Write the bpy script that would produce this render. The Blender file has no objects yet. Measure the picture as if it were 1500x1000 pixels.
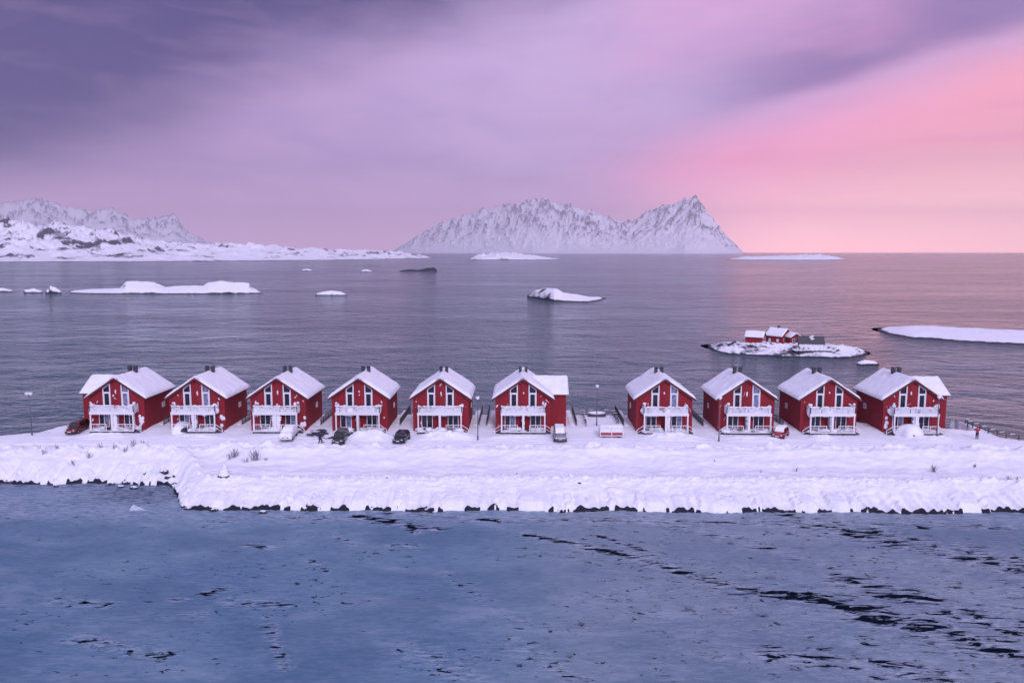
import bpy, bmesh, math, random
import numpy as np
from mathutils import Vector, Matrix, Euler
R = math.radians
random.seed(7)
scene = bpy.context.scene
COL = scene.collection

# ------------------------------------------------------------------ camera
F = 1120.0                      # focal length in photo pixels (1500 wide)
HORIZ = 368.5
PITCH = math.atan((500 - HORIZ) / F)
YAW = math.atan(14 / F)
WATER = -2.8

def ray(px, py):
    """unit-less world direction of a photo pixel"""
    x, y, z = px - 750, F, 500 - py
    cy, cz = y * math.cos(PITCH) + z * math.sin(PITCH), -y * math.sin(PITCH) + z * math.cos(PITCH)
    return (x * math.cos(YAW) - cy * math.sin(YAW), x * math.sin(YAW) + cy * math.cos(YAW), cz)
YF = 112.0                      # the line of the house fronts
d = ray(766, 551)
H = 8.4 - d[2] / d[1] * (YF - 0.45)

def G(px, py, z=0.0):
    """where the sight line of a pixel meets height z"""
    d = ray(px, py); t = (z - H) / d[2]
    return (d[0] * t, d[1] * t)
def XY(px, Y):
    """x at depth Y for a pixel column (row near the houses)"""
    d = ray(px, 600); return d[0] / d[1] * Y
def AT(px, py, Y):
    d = ray(px, py); t = Y / d[1]
    return (d[0] * t, Y, H + d[2] * t)
def AE(px, py):
    d = ray(px, py)
    return math.atan2(d[0], d[1]), math.atan2(d[2], math.hypot(d[0], d[1]))

cam_d = bpy.data.cameras.new("camera"); cam = bpy.data.objects.new("camera", cam_d); COL.objects.link(cam)
cam.location = (0, 0, H); cam.rotation_euler = (R(90) - PITCH, 0, YAW)
cam_d.sensor_width = 36; cam_d.lens = F / 1500 * 36; cam_d.clip_start = 0.5; cam_d.clip_end = 80000
scene.camera = cam
scene.view_settings.view_transform = 'Standard'; scene.view_settings.look = 'None'
scene.view_settings.exposure = 0.10; scene.view_settings.gamma = 1
scene.cycles.use_denoising = True
scene.cycles.max_bounces = 8; scene.cycles.volume_bounces = 4
scene.cycles.transparent_max_bounces = 6
scene.cycles.sample_clamp_indirect = 4

def lin(r, g, b):
    return tuple(((v / 255) / 12.92 if v / 255 <= .04045 else ((v / 255 + .055) / 1.055) ** 2.4) for v in (r, g, b)) + (1,)

# ------------------------------------------------------------------ node helper
class NT:
    def __init__(s, nt): s.nt = nt; s.n = nt.nodes; s.l = nt.links
    def node(s, t, **k):
        n = s.n.new(t)
        for a, b in k.items(): setattr(n, a, b)
        return n
    def put(s, v, sock):
        if v is None: return
        if hasattr(v, 'is_output'): s.l.new(v, sock)
        else: sock.default_value = v
    def math(s, op, a, b=None, c=None, clamp=False):
        n = s.node('ShaderNodeMath', operation=op, use_clamp=clamp)
        s.put(a, n.inputs[0]); s.put(b, n.inputs[1]); s.put(c, n.inputs[2]); return n.outputs[0]
    def sstep(s, v, a, b, lo=0., hi=1.):
        n = s.node('ShaderNodeMapRange', interpolation_type='SMOOTHSTEP')
        s.put(v, n.inputs[0]); s.put(a, n.inputs[1]); s.put(b, n.inputs[2]); s.put(lo, n.inputs[3]); s.put(hi, n.inputs[4]); return n.outputs[0]
    def lstep(s, v, a, b, lo=0., hi=1.):
        n = s.node('ShaderNodeMapRange')
        s.put(v, n.inputs[0]); s.put(a, n.inputs[1]); s.put(b, n.inputs[2]); s.put(lo, n.inputs[3]); s.put(hi, n.inputs[4]); return n.outputs[0]
    def mix(s, f, a, b, mode='MIX'):
        n = s.node('ShaderNodeMix', data_type='RGBA', blend_type=mode)
        s.put(f, n.inputs[0]); s.put(a, n.inputs[6]); s.put(b, n.inputs[7]); return n.outputs[2]
    def noise(s, vec, scale=1., detail=4., rough=.55, dist=0.):
        n = s.node('ShaderNodeTexNoise')
        s.put(vec, n.inputs['Vector']); n.inputs['Scale'].default_value = scale; n.inputs['Detail'].default_value = detail
        n.inputs['Roughness'].default_value = rough; n.inputs['Distortion'].default_value = dist; return n.outputs[0]
    def xyz(s, x=0., y=0., z=0.):
        n = s.node('ShaderNodeCombineXYZ'); s.put(x, n.inputs[0]); s.put(y, n.inputs[1]); s.put(z, n.inputs[2]); return n.outputs[0]
    def mapping(s, vec, loc=(0, 0, 0), rot=(0, 0, 0), scale=(1, 1, 1)):
        n = s.node('ShaderNodeMapping'); s.put(vec, n.inputs[0]); n.inputs[1].default_value = loc; n.inputs[2].default_value = rot; n.inputs[3].default_value = scale
        return n.outputs[0]
    def curve(s, v, pts):
        """piecewise-linear function of v through pts [(x, y)] by a colour ramp"""
        x0, x1 = pts[0][0], pts[-1][0]; ys = [p[1] for p in pts]; lo, hi = min(ys), max(ys)
        t = s.lstep(v, x0, x1)
        r = s.node('ShaderNodeValToRGB'); e = r.color_ramp.elements
        while len(e) < len(pts): e.new(.5)
        for el, (x, y) in zip(e, pts):
            pass
        for i, (x, y) in enumerate(pts):
            e[i].position = (x - x0) / (x1 - x0); q = (y - lo) / (hi - lo); e[i].color = (q, q, q, 1)
        s.l.new(t, r.inputs[0])
        return s.lstep(r.outputs[0], 0., 1., lo, hi)
    def bump(s, h, dist=.1, strength=1., normal=None):
        n = s.node('ShaderNodeBump'); n.inputs['Strength'].default_value = strength; n.inputs['Distance'].default_value = dist
        s.put(h, n.inputs['Height'])
        if normal is not None: s.l.new(normal, n.inputs['Normal'])
        return n.outputs[0]

# ------------------------------------------------------------------ sky and light
SUN_AZ, SUN_EL = 168.0, 32.0       # degrees clockwise from the view direction (+Y), above the horizon
world = bpy.data.worlds.new("World"); scene.world = world; world.use_nodes = True
w = NT(world.node_tree); w.n.clear()
tc = w.node('ShaderNodeTexCoord'); sep = w.node('ShaderNodeSeparateXYZ'); w.l.new(tc.outputs['Generated'], sep.inputs[0])
DX, DY, DZ = sep.outputs
A = w.math('ARCTAN2', DX, DY)
E = w.math('ARCSINE', DZ)
vec = w.xyz(A, w.math('MULTIPLY', E, 2.2), 0.)
n1 = w.noise(vec, 2.6, 5, .55, .4)
n2 = w.noise(w.mapping(vec, rot=(0, 0, R(-14)), scale=(1.0, 2.2, 1)), 4.5, 6, .6, .8)
n3 = w.noise(w.mapping(vec, loc=(3, 1, 0), scale=(.7, 6, 1)), 4.0, 5, .55, .5)
n4 = w.noise(w.mapping(vec, loc=(1, 5, 0), rot=(0, 0, R(-20)), scale=(1., 1.9, 1)), 9., 7, .55, .6)
n1c = w.math('SUBTRACT', n1, .5); n2c = w.math('SUBTRACT', n2, .5); n3c = w.math('SUBTRACT', n3, .5)
def pc(px, py): return AE(px, py)
aL, aR = AE(0, 300)[0], AE(1500, 300)[0]
base = w.mix(w.sstep(A, aL, pc(760, 300)[0]), lin(156, 128, 180), lin(192, 166, 214))
base = w.mix(w.math('MULTIPLY', w.sstep(E, R(7), R(0)), .55), base, lin(186, 146, 188))
base = w.mix(w.sstep(n2, .35, .75, 0., .38), base, lin(196, 160, 204))
base = w.mix(w.sstep(n1, .3, .6, .30, 0.), base, lin(140, 120, 178))
# dark slab of cloud, upper left
dpts = [pc(*p) for p in [(-250, 350), (0, 250), (250, 170), (400, 105), (560, 62), (700, 25), (850, -20), (1150, -160)]]
dl = w.curve(A, dpts)
dm = w.sstep(w.math('ADD', w.math('SUBTRACT', E, dl), w.math('ADD', w.math('MULTIPLY', n1c, .10), w.math('MULTIPLY', n2c, .05))), R(-3.2), R(4.0))
base = w.mix(w.math('MULTIPLY', w.math('MULTIPLY', dm, w.sstep(E, R(60), R(36))), .97), base, w.mix(w.math('MULTIPLY', w.sstep(E, R(14), R(26)), w.sstep(A, R(12), R(-12))), lin(70, 65, 118), lin(38, 54, 100)))
# mauve underside right of centre, pink wedge of clear sky below it
wpts = [pc(*p) for p in [(700, 262), (900, 214), (1000, 190), (1150, 158), (1250, 130), (1350, 96), (1500, 50), (1750, -60)]]
wl = w.curve(A, wpts)
wd = w.math('SUBTRACT', E, wl)
wdn = w.math('ADD', wd, w.math('ADD', w.math('MULTIPLY', n1c, .035), w.math('MULTIPLY', n2c, .015)))
rightm = w.sstep(A, pc(930, 300)[0], pc(1230, 300)[0])
band = w.math('MULTIPLY', w.math('MULTIPLY', w.sstep(wdn, R(-.3), R(1.0)), w.sstep(wdn, R(8.), R(2.5))), rightm)
base = w.mix(w.math('MULTIPLY', band, .85), base, lin(128, 104, 160))
topm = w.math('MULTIPLY', w.math('MULTIPLY', w.sstep(A, pc(820, 100)[0], pc(1000, 100)[0]), w.sstep(A, pc(1420, 100)[0], pc(1250, 100)[0])), w.sstep(w.math('ADD', E, w.math('MULTIPLY', n2c, .2)), R(10), R(17)))
base = w.mix(w.math('MULTIPLY', topm, .42), base, lin(226, 160, 208))
pinkcol = w.mix(w.sstep(A, pc(1100, 300)[0], pc(1520, 300)[0]), lin(255, 162, 204), lin(250, 164, 188))
warm = w.math('MULTIPLY', w.sstep(E, R(9.5), R(0)), w.sstep(A, pc(980, 300)[0], pc(1400, 300)[0]))
pinkcol = w.mix(warm, pinkcol, lin(255, 200, 194))
pinkcol = w.mix(w.sstep(n3, .5, .78, 0., .55), pinkcol, lin(240, 148, 186))
pinkcol = w.mix(1.0, pinkcol, (1.0, 1.02, .98, 1), 'MULTIPLY')
pm = w.math('MULTIPLY', w.sstep(wdn, R(1.6), R(-3.2)), w.sstep(w.math('ADD', A, w.math('MULTIPLY', n1c, .22)), pc(770, 300)[0], pc(1090, 300)[0]))
pm = w.math('MULTIPLY', pm, w.sstep(A, R(95), R(60)))
base = w.mix(w.math('MULTIPLY', pm, .96), base, pinkcol)
base = w.mix(w.sstep(n4, .42, .72, 0., .08), base, lin(236, 190, 222))
base = w.mix(w.sstep(n4, .50, .26, 0., .07), base, lin(120, 100, 160))
# the rest of the sky: bright even cloud overhead and behind the camera
base = w.mix(w.sstep(E, R(6.5), R(-.5), 0., .85), base, w.mix(w.sstep(A, pc(850, 300)[0], pc(1200, 300)[0]), (1.0, .62, .92, 1), (2.7, 1.35, 1.30, 1)))
back = w.math('MAXIMUM', w.sstep(E, R(40), R(75)), w.math('MAXIMUM', w.sstep(A, R(95), R(140)), w.sstep(A, R(-95), R(-140))))
base = w.mix(back, base, (.70, .67, 1.08, 1))
base = w.mix(w.sstep(DZ, 0., -.04), base, (.10, .09, .16, 1))
nish = w.node('ShaderNodeTexSky', sky_type='NISHITA'); nish.sun_disc = False
nish.sun_elevation = R(SUN_EL); nish.sun_rotation = R(SUN_AZ); nish.air_density = 1.2; nish.dust_density = 2.0
bg1 = w.node('ShaderNodeBackground'); w.l.new(nish.outputs[0], bg1.inputs[0]); bg1.inputs[1].default_value = .06
bg2 = w.node('ShaderNodeBackground'); w.l.new(base, bg2.inputs[0]); bg2.inputs[1].default_value = 1.16
mx = w.node('ShaderNodeMixShader'); mx.inputs[0].default_value = .96
w.l.new(bg1.outputs[0], mx.inputs[1]); w.l.new(bg2.outputs[0], mx.inputs[2])
wo = w.node('ShaderNodeOutputWorld'); w.l.new(mx.outputs[0], wo.inputs[0])
world.cycles.sampling_method = 'MANUAL'; world.cycles.sample_map_resolution = 1024

sl = bpy.data.lights.new("sun", 'SUN'); so = bpy.data.objects.new("sun", sl); COL.objects.link(so)
sl.energy = 1.2; sl.angle = R(14); sl.color = (1.0, .88, 1.0)
sd = Vector((math.sin(R(SUN_AZ)) * math.cos(R(SUN_EL)), math.cos(R(SUN_AZ)) * math.cos(R(SUN_EL)), math.sin(R(SUN_EL))))
so.rotation_euler = sd.to_track_quat('Z', 'Y').to_euler(); so.location = sd * 60

# ------------------------------------------------------------------ materials
def mat(name):
    m = bpy.data.materials.new(name); m.use_nodes = True
    t = NT(m.node_tree); b = m.node_tree.nodes['Principled BSDF']
    return m, t, b
def objvec(t): return t.node('ShaderNodeTexCoord').outputs['Object']
def geopos(t): return t.node('ShaderNodeNewGeometry').outputs['Position']

def simple(name, col, rough=.6, var=.15, scale=6., metal=0., bump=0., spec=.5):
    m, t, b = mat(name)
    n = t.noise(objvec(t), scale, 4)
    c = t.mix(t.lstep(n, .3, .7), tuple(v * (1 - var) for v in col) + (1,), tuple(min(1, v * (1 + var)) for v in col) + (1,))
    t.put(c, b.inputs['Base Color']); b.inputs['Roughness'].default_value = rough; b.inputs['Metallic'].default_value = metal
    b.inputs['Specular IOR Level'].default_value = spec
    if bump: t.l.new(t.bump(n, bump), b.inputs['Normal'])
    return m

def snow_mat(name, fine=1.0):
    m, t, b = mat(name)
    p = geopos(t)
    n = t.noise(p, .35 * fine, 6, .6); f = t.noise(p, 3.0 * fine, 5, .6)
    c = t.mix(t.lstep(n, .3, .7), (.76, .78, .84, 1), (.86, .86, .90, 1))
    t.put(c, b.inputs['Base Color']); b.inputs['Roughness'].default_value = .75; b.inputs['Specular IOR Level'].default_value = .25
    h = t.math('ADD', t.math('MULTIPLY', n, .6), t.math('MULTIPLY', f, .12))
    t.l.new(t.bump(h, .35), b.inputs['Normal'])
    return m
M = {}
M['snow'] = snow_mat('snow')
M['snow_soft'] = snow_mat('wind_packed_snow', 2.5)

def boards(name, col, freq=38.):
    m, t, b = mat(name)
    o = objvec(t); s = t.node('ShaderNodeSeparateXYZ'); t.l.new(o, s.inputs[0])
    u = t.math('ADD', s.outputs[0], s.outputs[1])
    wv = t.math('SINE', t.math('MULTIPLY', u, freq))
    cell = t.node('ShaderNodeTexWhiteNoise', noise_dimensions='1D'); t.l.new(t.math('FLOOR', t.math('MULTIPLY', u, freq / 6.2832)), cell.inputs['W'])
    n = t.noise(t.mapping(o, scale=(1, 1, .25)), 2.2, 5, .6)
    f = t.math('ADD', t.math('MULTIPLY', cell.outputs[0], .35), t.math('MULTIPLY', n, .65))
    c = t.mix(f, tuple(v * .72 for v in col) + (1,), tuple(v * 1.28 for v in col) + (1,))
    t.put(c, b.inputs['Base Color']); b.inputs['Roughness'].default_value = .7; b.inputs['Specular IOR Level'].default_value = .25
    t.l.new(t.bump(t.sstep(wv, -1., -.7), .03), b.inputs['Normal'])
    return m
M['red_wall'] = boards('falu_red_boards', (.27, .020, .031))
M['dark_red'] = simple('dark_red_trim', (.10, .012, .016), .6)
M['white_paint'] = simple('white_painted_wood', (.72, .72, .76), .5, .08)
M['frost_rail'] = simple('snow_plastered_slats', (.72, .74, .82), .8, .12, 5)
M['grey_wood'] = simple('weathered_wood', (.07, .065, .075), .8, .3)
M['dark_metal'] = simple('dark_metal', (.035, .04, .05), .5, .2)
M['lamp_metal'] = simple('galvanised_pole', (.12, .12, .16), .5, .15, metal=.4)
M['lamp_white'] = simple('frosted_lamp_cover', (.75, .72, .78), .4, .05)
M['rock'] = simple('wet_rock', (.02, .022, .032), .6, .5, 1.5, bump=.3)
M['tyre'] = simple('rubber', (.02, .02, .022), .8)
M['rim'] = simple('wheel_rim', (.35, .35, .38), .35, .1, metal=.8)
M['twig'] = simple('bare_twigs', (.16, .12, .16), .8)
M['cloth_dark'] = simple('dark_cloth', (.02, .022, .035), .9)
M['cloth_red'] = simple('red_jacket', (.34, .02, .03), .8)
M['skin'] = simple('skin', (.5, .32, .25), .6)
M['boot'] = simple('boot', (.03, .025, .02), .7)
M['trailer_red'] = simple('red_tarpaulin', (.38, .05, .07), .6)
M['plate'] = simple('number_plate', (.75, .75, .75), .4, .02)
M['lamp_glass'] = simple('headlight_glass', (.55, .55, .6), .15, .05)
M['tail'] = simple('tail_light', (.3, .01, .01), .2)

def glass_mat(name, col, rough=.08):
    m, t, b = mat(name)
    n = t.noise(objvec(t), 1.3, 3)
    t.put(t.mix(t.lstep(n, .35, .65), tuple(v * .5 for v in col) + (1,), tuple(v * 1.8 for v in col) + (1,)), b.inputs['Base Color'])
    b.inputs['Roughness'].default_value = rough
    b.inputs['IOR'].default_value = 1.5
    return m
M['glass'] = glass_mat('window_glass', (.018, .016, .03))
M['curtain_glass'] = glass_mat('curtained_window_glass', (.16, .17, .26), .2)
M['car_glass'] = glass_mat('car_glass', (.012, .013, .018))
def paint(name, col, metal=.2):
    m, t, b = mat(name)
    n = t.noise(objvec(t), 3.5, 4)
    t.put(t.mix(t.sstep(n, .5, .72), col + (1,), tuple(.6 * v + .10 for v in col) + (1,)), b.inputs['Base Color'])
    b.inputs['Roughness'].default_value = .35; b.inputs['Metallic'].default_value = metal
    b.inputs['Coat Weight'].default_value = .4; b.inputs['Coat Roughness'].default_value = .12
    return m
M['car_darkred'] = paint('maroon_car_paint', (.16, .014, .014))
M['car_red'] = paint('red_car_paint', (.30, .006, .025), 0)
M['car_black'] = paint('black_car_paint', (.012, .014, .03))
M['car_olive'] = paint('dark_grey_car_paint', (.03, .032, .035))
M['car_silver'] = paint('silver_car_paint', (.30, .31, .34), .5)

# snow over rock for hills, islands: rock shows where the ground is steep
def terrain_mat(name, steep, band, nscale, rockcol=(.045, .045, .06), patch=.0):
    m, t, b = mat(name)
    g = t.node('ShaderNodeNewGeometry'); p = g.outputs['Position']
    s = t.node('ShaderNodeSeparateXYZ'); t.l.new(g.outputs['Normal'], s.inputs[0])
    sp = t.node('ShaderNodeSeparateXYZ'); t.l.new(p, sp.inputs[0])
    n = t.noise(p, nscale, 12, .74, .6); n2 = t.noise(p, nscale * .22, 5, .6)
    nn = t.math('ADD', t.math('MULTIPLY', t.math('SUBTRACT', n, .5), 1.1), t.math('MULTIPLY', t.math('SUBTRACT', n2, .5), .5 + patch))
    up = t.math('ADD', s.outputs[2], nn)
    rk = t.sstep(up, steep + .16, steep - .12)
    lowb = t.sstep(t.math('ADD', sp.outputs[2], t.math('MULTIPLY', t.math('SUBTRACT', n, .5), band * 3)), WATER + band * 1.25, WATER + band * .7)
    rk = t.math('MAXIMUM', rk, lowb)
    c = t.mix(rk, (.82, .82, .87, 1), rockcol + (1,))
    t.put(c, b.inputs['Base Color']); b.inputs['Roughness'].default_value = .8; b.inputs['Specular IOR Level'].default_value = .2
    return m
def mountain_mat():
    m, t, b = mat('mountain_snow_rock'); p = geopos(t)
    a = t.node('ShaderNodeAttribute'); a.attribute_name = 'rock'
    n = t.noise(t.mapping(p, scale=(1, .5, .8)), .03, 10, .72, .4)
    f = t.math('ADD', a.outputs['Fac'], t.math('MULTIPLY', t.math('SUBTRACT', n, .5), 2.2))
    t.put(t.mix(t.sstep(f, .22, .70, 0., .9), (.82, .82, .87, 1), (.13, .12, .16, 1)), b.inputs['Base Color']); b.inputs['Roughness'].default_value = .85; b.inputs['Specular IOR Level'].default_value = .15
    return m
M['mountain'] = mountain_mat()
M['hills'] = terrain_mat('hill_snow_rock', .70, 1.2, .035, (.085, .085, .105), 2.0)
M['far_isle'] = terrain_mat('low_isle_snow_rock', .66, 1.3, .09, (.04, .04, .055), .5)
M['isle'] = terrain_mat('islet_snow_rock', .60, .34, .45, (.03, .03, .04), .30)

M['cabin_isle'] = terrain_mat('cabin_islet_snow_rock', .84, .34, .6, (.035, .035, .05), .9)
# ------------------------------------------------------------------ numpy noise
rng = np.random.RandomState(11); PERM = rng.permutation(512); PERM = np.concatenate([PERM, PERM])
GA = rng.rand(512) * 2 * math.pi; GX, GY = np.cos(GA), np.sin(GA)
def perlin(x, y):
    x = np.asarray(x, float); y = np.asarray(y, float)
    xi, yi = np.floor(x).astype(int), np.floor(y).astype(int); xf, yf = x - xi, y - yi
    u, v = xf * xf * xf * (xf * (xf * 6 - 15) + 10), yf * yf * yf * (yf * (yf * 6 - 15) + 10)
    def g(a, b):
        h = PERM[(PERM[a & 511] + b) & 511]
        return h
    def dot(a, b, fx, fy):
        h = g(a, b); return GX[h] * fx + GY[h] * fy
    n00 = dot(xi, yi, xf, yf); n10 = dot(xi + 1, yi, xf - 1, yf)
    n01 = dot(xi, yi + 1, xf, yf - 1); n11 = dot(xi + 1, yi + 1, xf - 1, yf - 1)
    return 1.5 * ((n00 * (1 - u) + n10 * u) * (1 - v) + (n01 * (1 - u) + n11 * u) * v)
def fbm(x, y, o=5, g=.5):
    s = 0; a = 1.; f = 1.
    for i in range(o):
        s = s + a * perlin(x * f + 17.3 * i, y * f - 9.1 * i); a *= g; f *= 2.03
    return s
def ridged(x, y, o=5, g=.5):
    s = 0; a = 1.; f = 1.; tot = 0
    for i in range(o):
        s = s + a * (1 - np.abs(perlin(x * f + 31.7 * i, y * f + 5.3 * i))) ** 2; tot += a; a *= g; f *= 2.1
    return s / tot
def ss(v, a, b):
    t = np.clip((v - a) / (b - a), 0, 1); return t * t * (3 - 2 * t)

# ------------------------------------------------------------------ object helpers
def tag(o, label=None, cat=None, group=None, kind=None):
    if label: o['label'] = label
    if cat: o['category'] = cat
    if group: o['group'] = group
    if kind: o['kind'] = kind
    return o
def empty(name, loc, rz=0.):
    o = bpy.data.objects.new(name, None); COL.objects.link(o); o.location = loc; o.rotation_euler = (0, 0, rz); o.empty_display_size = .3
    return o
def grid_mesh(name, X, Y, Z, material, attrs=None, smooth=True, parent=None):
    ny, nx = Z.shape
    me = bpy.data.meshes.new(name)
    co = np.stack([X, Y, Z], -1).reshape(-1, 3).astype(np.float32)
    idx = np.arange(ny * nx).reshape(ny, nx)
    q = np.stack([idx[:-1, :-1], idx[:-1, 1:], idx[1:, 1:], idx[1:, :-1]], -1).reshape(-1, 4)
    me.vertices.add(len(co)); me.vertices.foreach_set('co', co.ravel())
    me.loops.add(q.size); me.loops.foreach_set('vertex_index', q.ravel().astype(np.int32))
    me.polygons.add(len(q)); me.polygons.foreach_set('loop_start', np.arange(0, q.size, 4, dtype=np.int32)); me.polygons.foreach_set('loop_total', np.full(len(q), 4, np.int32))
    me.update(calc_edges=True)
    if smooth: me.polygons.foreach_set('use_smooth', np.ones(len(q), bool))
    for k, v in (attrs or {}).items():
        a = me.attributes.new(k, 'FLOAT', 'POINT'); a.data.foreach_set('value', v.ravel().astype(np.float32))
    me.materials.append(material)
    o = bpy.data.objects.new(name, me); COL.objects.link(o)
    if parent: o.parent = parent
    return o

class MB:
    """collects shapes and links them as one mesh object"""
    def __init__(s): s.v = []; s.f = []; s.sm = []
    def add(s, vs, fs, smooth=False):
        k = len(s.v); s.v += [tuple(v) for v in vs]; s.f += [tuple(i + k for i in f) for f in fs]; s.sm += [smooth] * len(fs); return s
    def box(s, x0, x1, y0, y1, z0, z1):
        return s.add([(x0, y0, z0), (x1, y0, z0), (x1, y1, z0), (x0, y1, z0), (x0, y0, z1), (x1, y0, z1), (x1, y1, z1), (x0, y1, z1)],
                     [(0, 3, 2, 1), (4, 5, 6, 7), (0, 1, 5, 4), (1, 2, 6, 5), (2, 3, 7, 6), (3, 0, 4, 7)])
    def prism_y(s, pts, y0, y1):
        """polygon in (x, z), counter-clockwise seen from -y, extruded from y0 to y1"""
        n = len(pts)
        vs = [(x, y0, z) for x, z in pts] + [(x, y1, z) for x, z in pts]
        return s.add(vs, [tuple(range(n)), tuple(range(2 * n - 1, n - 1, -1))] + [(i, i + n, (i + 1) % n + n, (i + 1) % n) for i in range(n)])
    def bar(s, p, q, r=.04, r2=None, n=6, smooth=True):
        p, q = Vector(p), Vector(q); d = (q - p).normalized()
        a = d.orthogonal().normalized(); b = d.cross(a); r2 = r if r2 is None else r2
        vs = [tuple(p + (a * math.cos(6.2832 * i / n) + b * math.sin(6.2832 * i / n)) * r) for i in range(n)] + \
             [tuple(q + (a * math.cos(6.2832 * i / n) + b * math.sin(6.2832 * i / n)) * r2) for i in range(n)]
        return s.add(vs, [(i, (i + 1) % n, (i + 1) % n + n, i + n) for i in range(n)] + [tuple(range(n - 1, -1, -1)), tuple(range(n, 2 * n))], smooth and n > 4)
    def plank(s, p, q, w, h):
        """rectangular beam from p to q, w wide (horizontal), h high"""
        p, q = Vector(p), Vector(q); d = (q - p); hd = Vector((d.x, d.y, 0))
        hd = hd.normalized() if hd.length > 1e-4 else Vector((1, 0, 0)); sd = Vector((-hd.y, hd.x, 0)) * w / 2
        up = Vector((0, 0, h / 2)) if abs(d.z) < d.length * .95 else hd * h / 2
        vs = [p - sd - up, p + sd - up, p + sd + up, p - sd + up, q - sd - up, q + sd - up, q + sd + up, q - sd + up]
        return s.add([tuple(v) for v in vs], [(0, 1, 2, 3), (7, 6, 5, 4), (0, 4, 5, 1), (1, 5, 6, 2), (2, 6, 7, 3), (3, 7, 4, 0)])
    def blob(s, c, r, seg=10, rings=6, jit=.12, rnd=random):
        """lumpy ellipsoid"""
        vs = [(c[0], c[1], c[2] + r[2])]; ph = rnd.random() * 9
        for i in range(1, rings):
            t = math.pi * i / rings
            for j in range(seg):
                a = 6.2832 * j / seg; k = 1 + jit * (math.sin(3 * a + ph + 2 * t) * .6 + rnd.uniform(-.6, .6))
                vs.append((c[0] + r[0] * k * math.sin(t) * math.cos(a), c[1] + r[1] * k * math.sin(t) * math.sin(a), c[2] + r[2] * k * math.cos(t)))
        vs.append((c[0], c[1], c[2] - r[2]))
        fs = [(0, 1 + j, 1 + (j + 1) % seg) for j in range(seg)]
        for i in range(rings - 2):
            for j in range(seg):
                a, b = 1 + i * seg + j, 1 + i * seg + (j + 1) % seg; fs.append((a, a + seg, b + seg, b))
        e = len(vs) - 1; o = 1 + (rings - 2) * seg
        fs += [(o + (j + 1) % seg, o + j, e) for j in range(seg)]
        return s.add(vs, fs, True)
    def build(s, name, material, parent=None, loc=None, label=None):
        me = bpy.data.meshes.new(name); me.from_pydata(s.v, [], s.f); me.update()
        me.polygons.foreach_set('use_smooth', s.sm)
        bm = bmesh.new(); bm.from_mesh(me); bmesh.ops.recalc_face_normals(bm, faces=bm.faces); bm.to_mesh(me); bm.free()
        me.materials.append(material)
        o = bpy.data.objects.new(name, me); COL.objects.link(o)
        if parent: o.parent = parent
        if loc: o.location = loc
        if label: o['label'] = label
        return o

# ================================================================== THE SNOWY POINT OF LAND
fwL = G(0, 709, WATER)[1]; fwR = G(760, 749, WATER)[1]; cornerX0, cornerX1 = G(250, 706, WATER)[0], G(272, 746, WATER)[0]
backpts = [(-400, 660), (-100, 648), (0, 637), (60, 631), (100, 623)]
bx = [G(*p)[0] for p in backpts] + [-60, -20, 0, 40] ; by = [G(*p)[1] for p in backpts] + [123.5] * 4
for p in [(1388, 612), (1410, 622), (1431, 631), (1465, 639), (1500, 643), (1650, 672)]:
    q = G(*p); bx.append(q[0]); by.append(q[1])
o_ = np.argsort(bx); bx = np.array(bx)[o_]; by = np.array(by)[o_]
def front_y(X):
    n = fbm(X * .35, X * 0 + 3.3, 4) * .35 + fbm(X * 1.3, X * 0 + 8.3, 3) * .22
    t = ss(X, cornerX0 - .3, cornerX1 + .6)
    return fwL + (fwR - fwL) * t + n + .5 * perlin(X * .12, X * 0)
def back_y(X): return np.interp(X, bx, by) + fbm(X * .3, X * 0 + 5.1, 3) * .3
GAPSEED = 4.7
HX = []   # house centres, filled below (needed for the heaps)
peaks = [165.8, 284.6, 404.3, 524.5, 644.5, 766.5, 975.2, 1096.3, 1218.3, 1340.7]
HX = [AT(p, 550, YF - .45)[0] for p in peaks]

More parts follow.
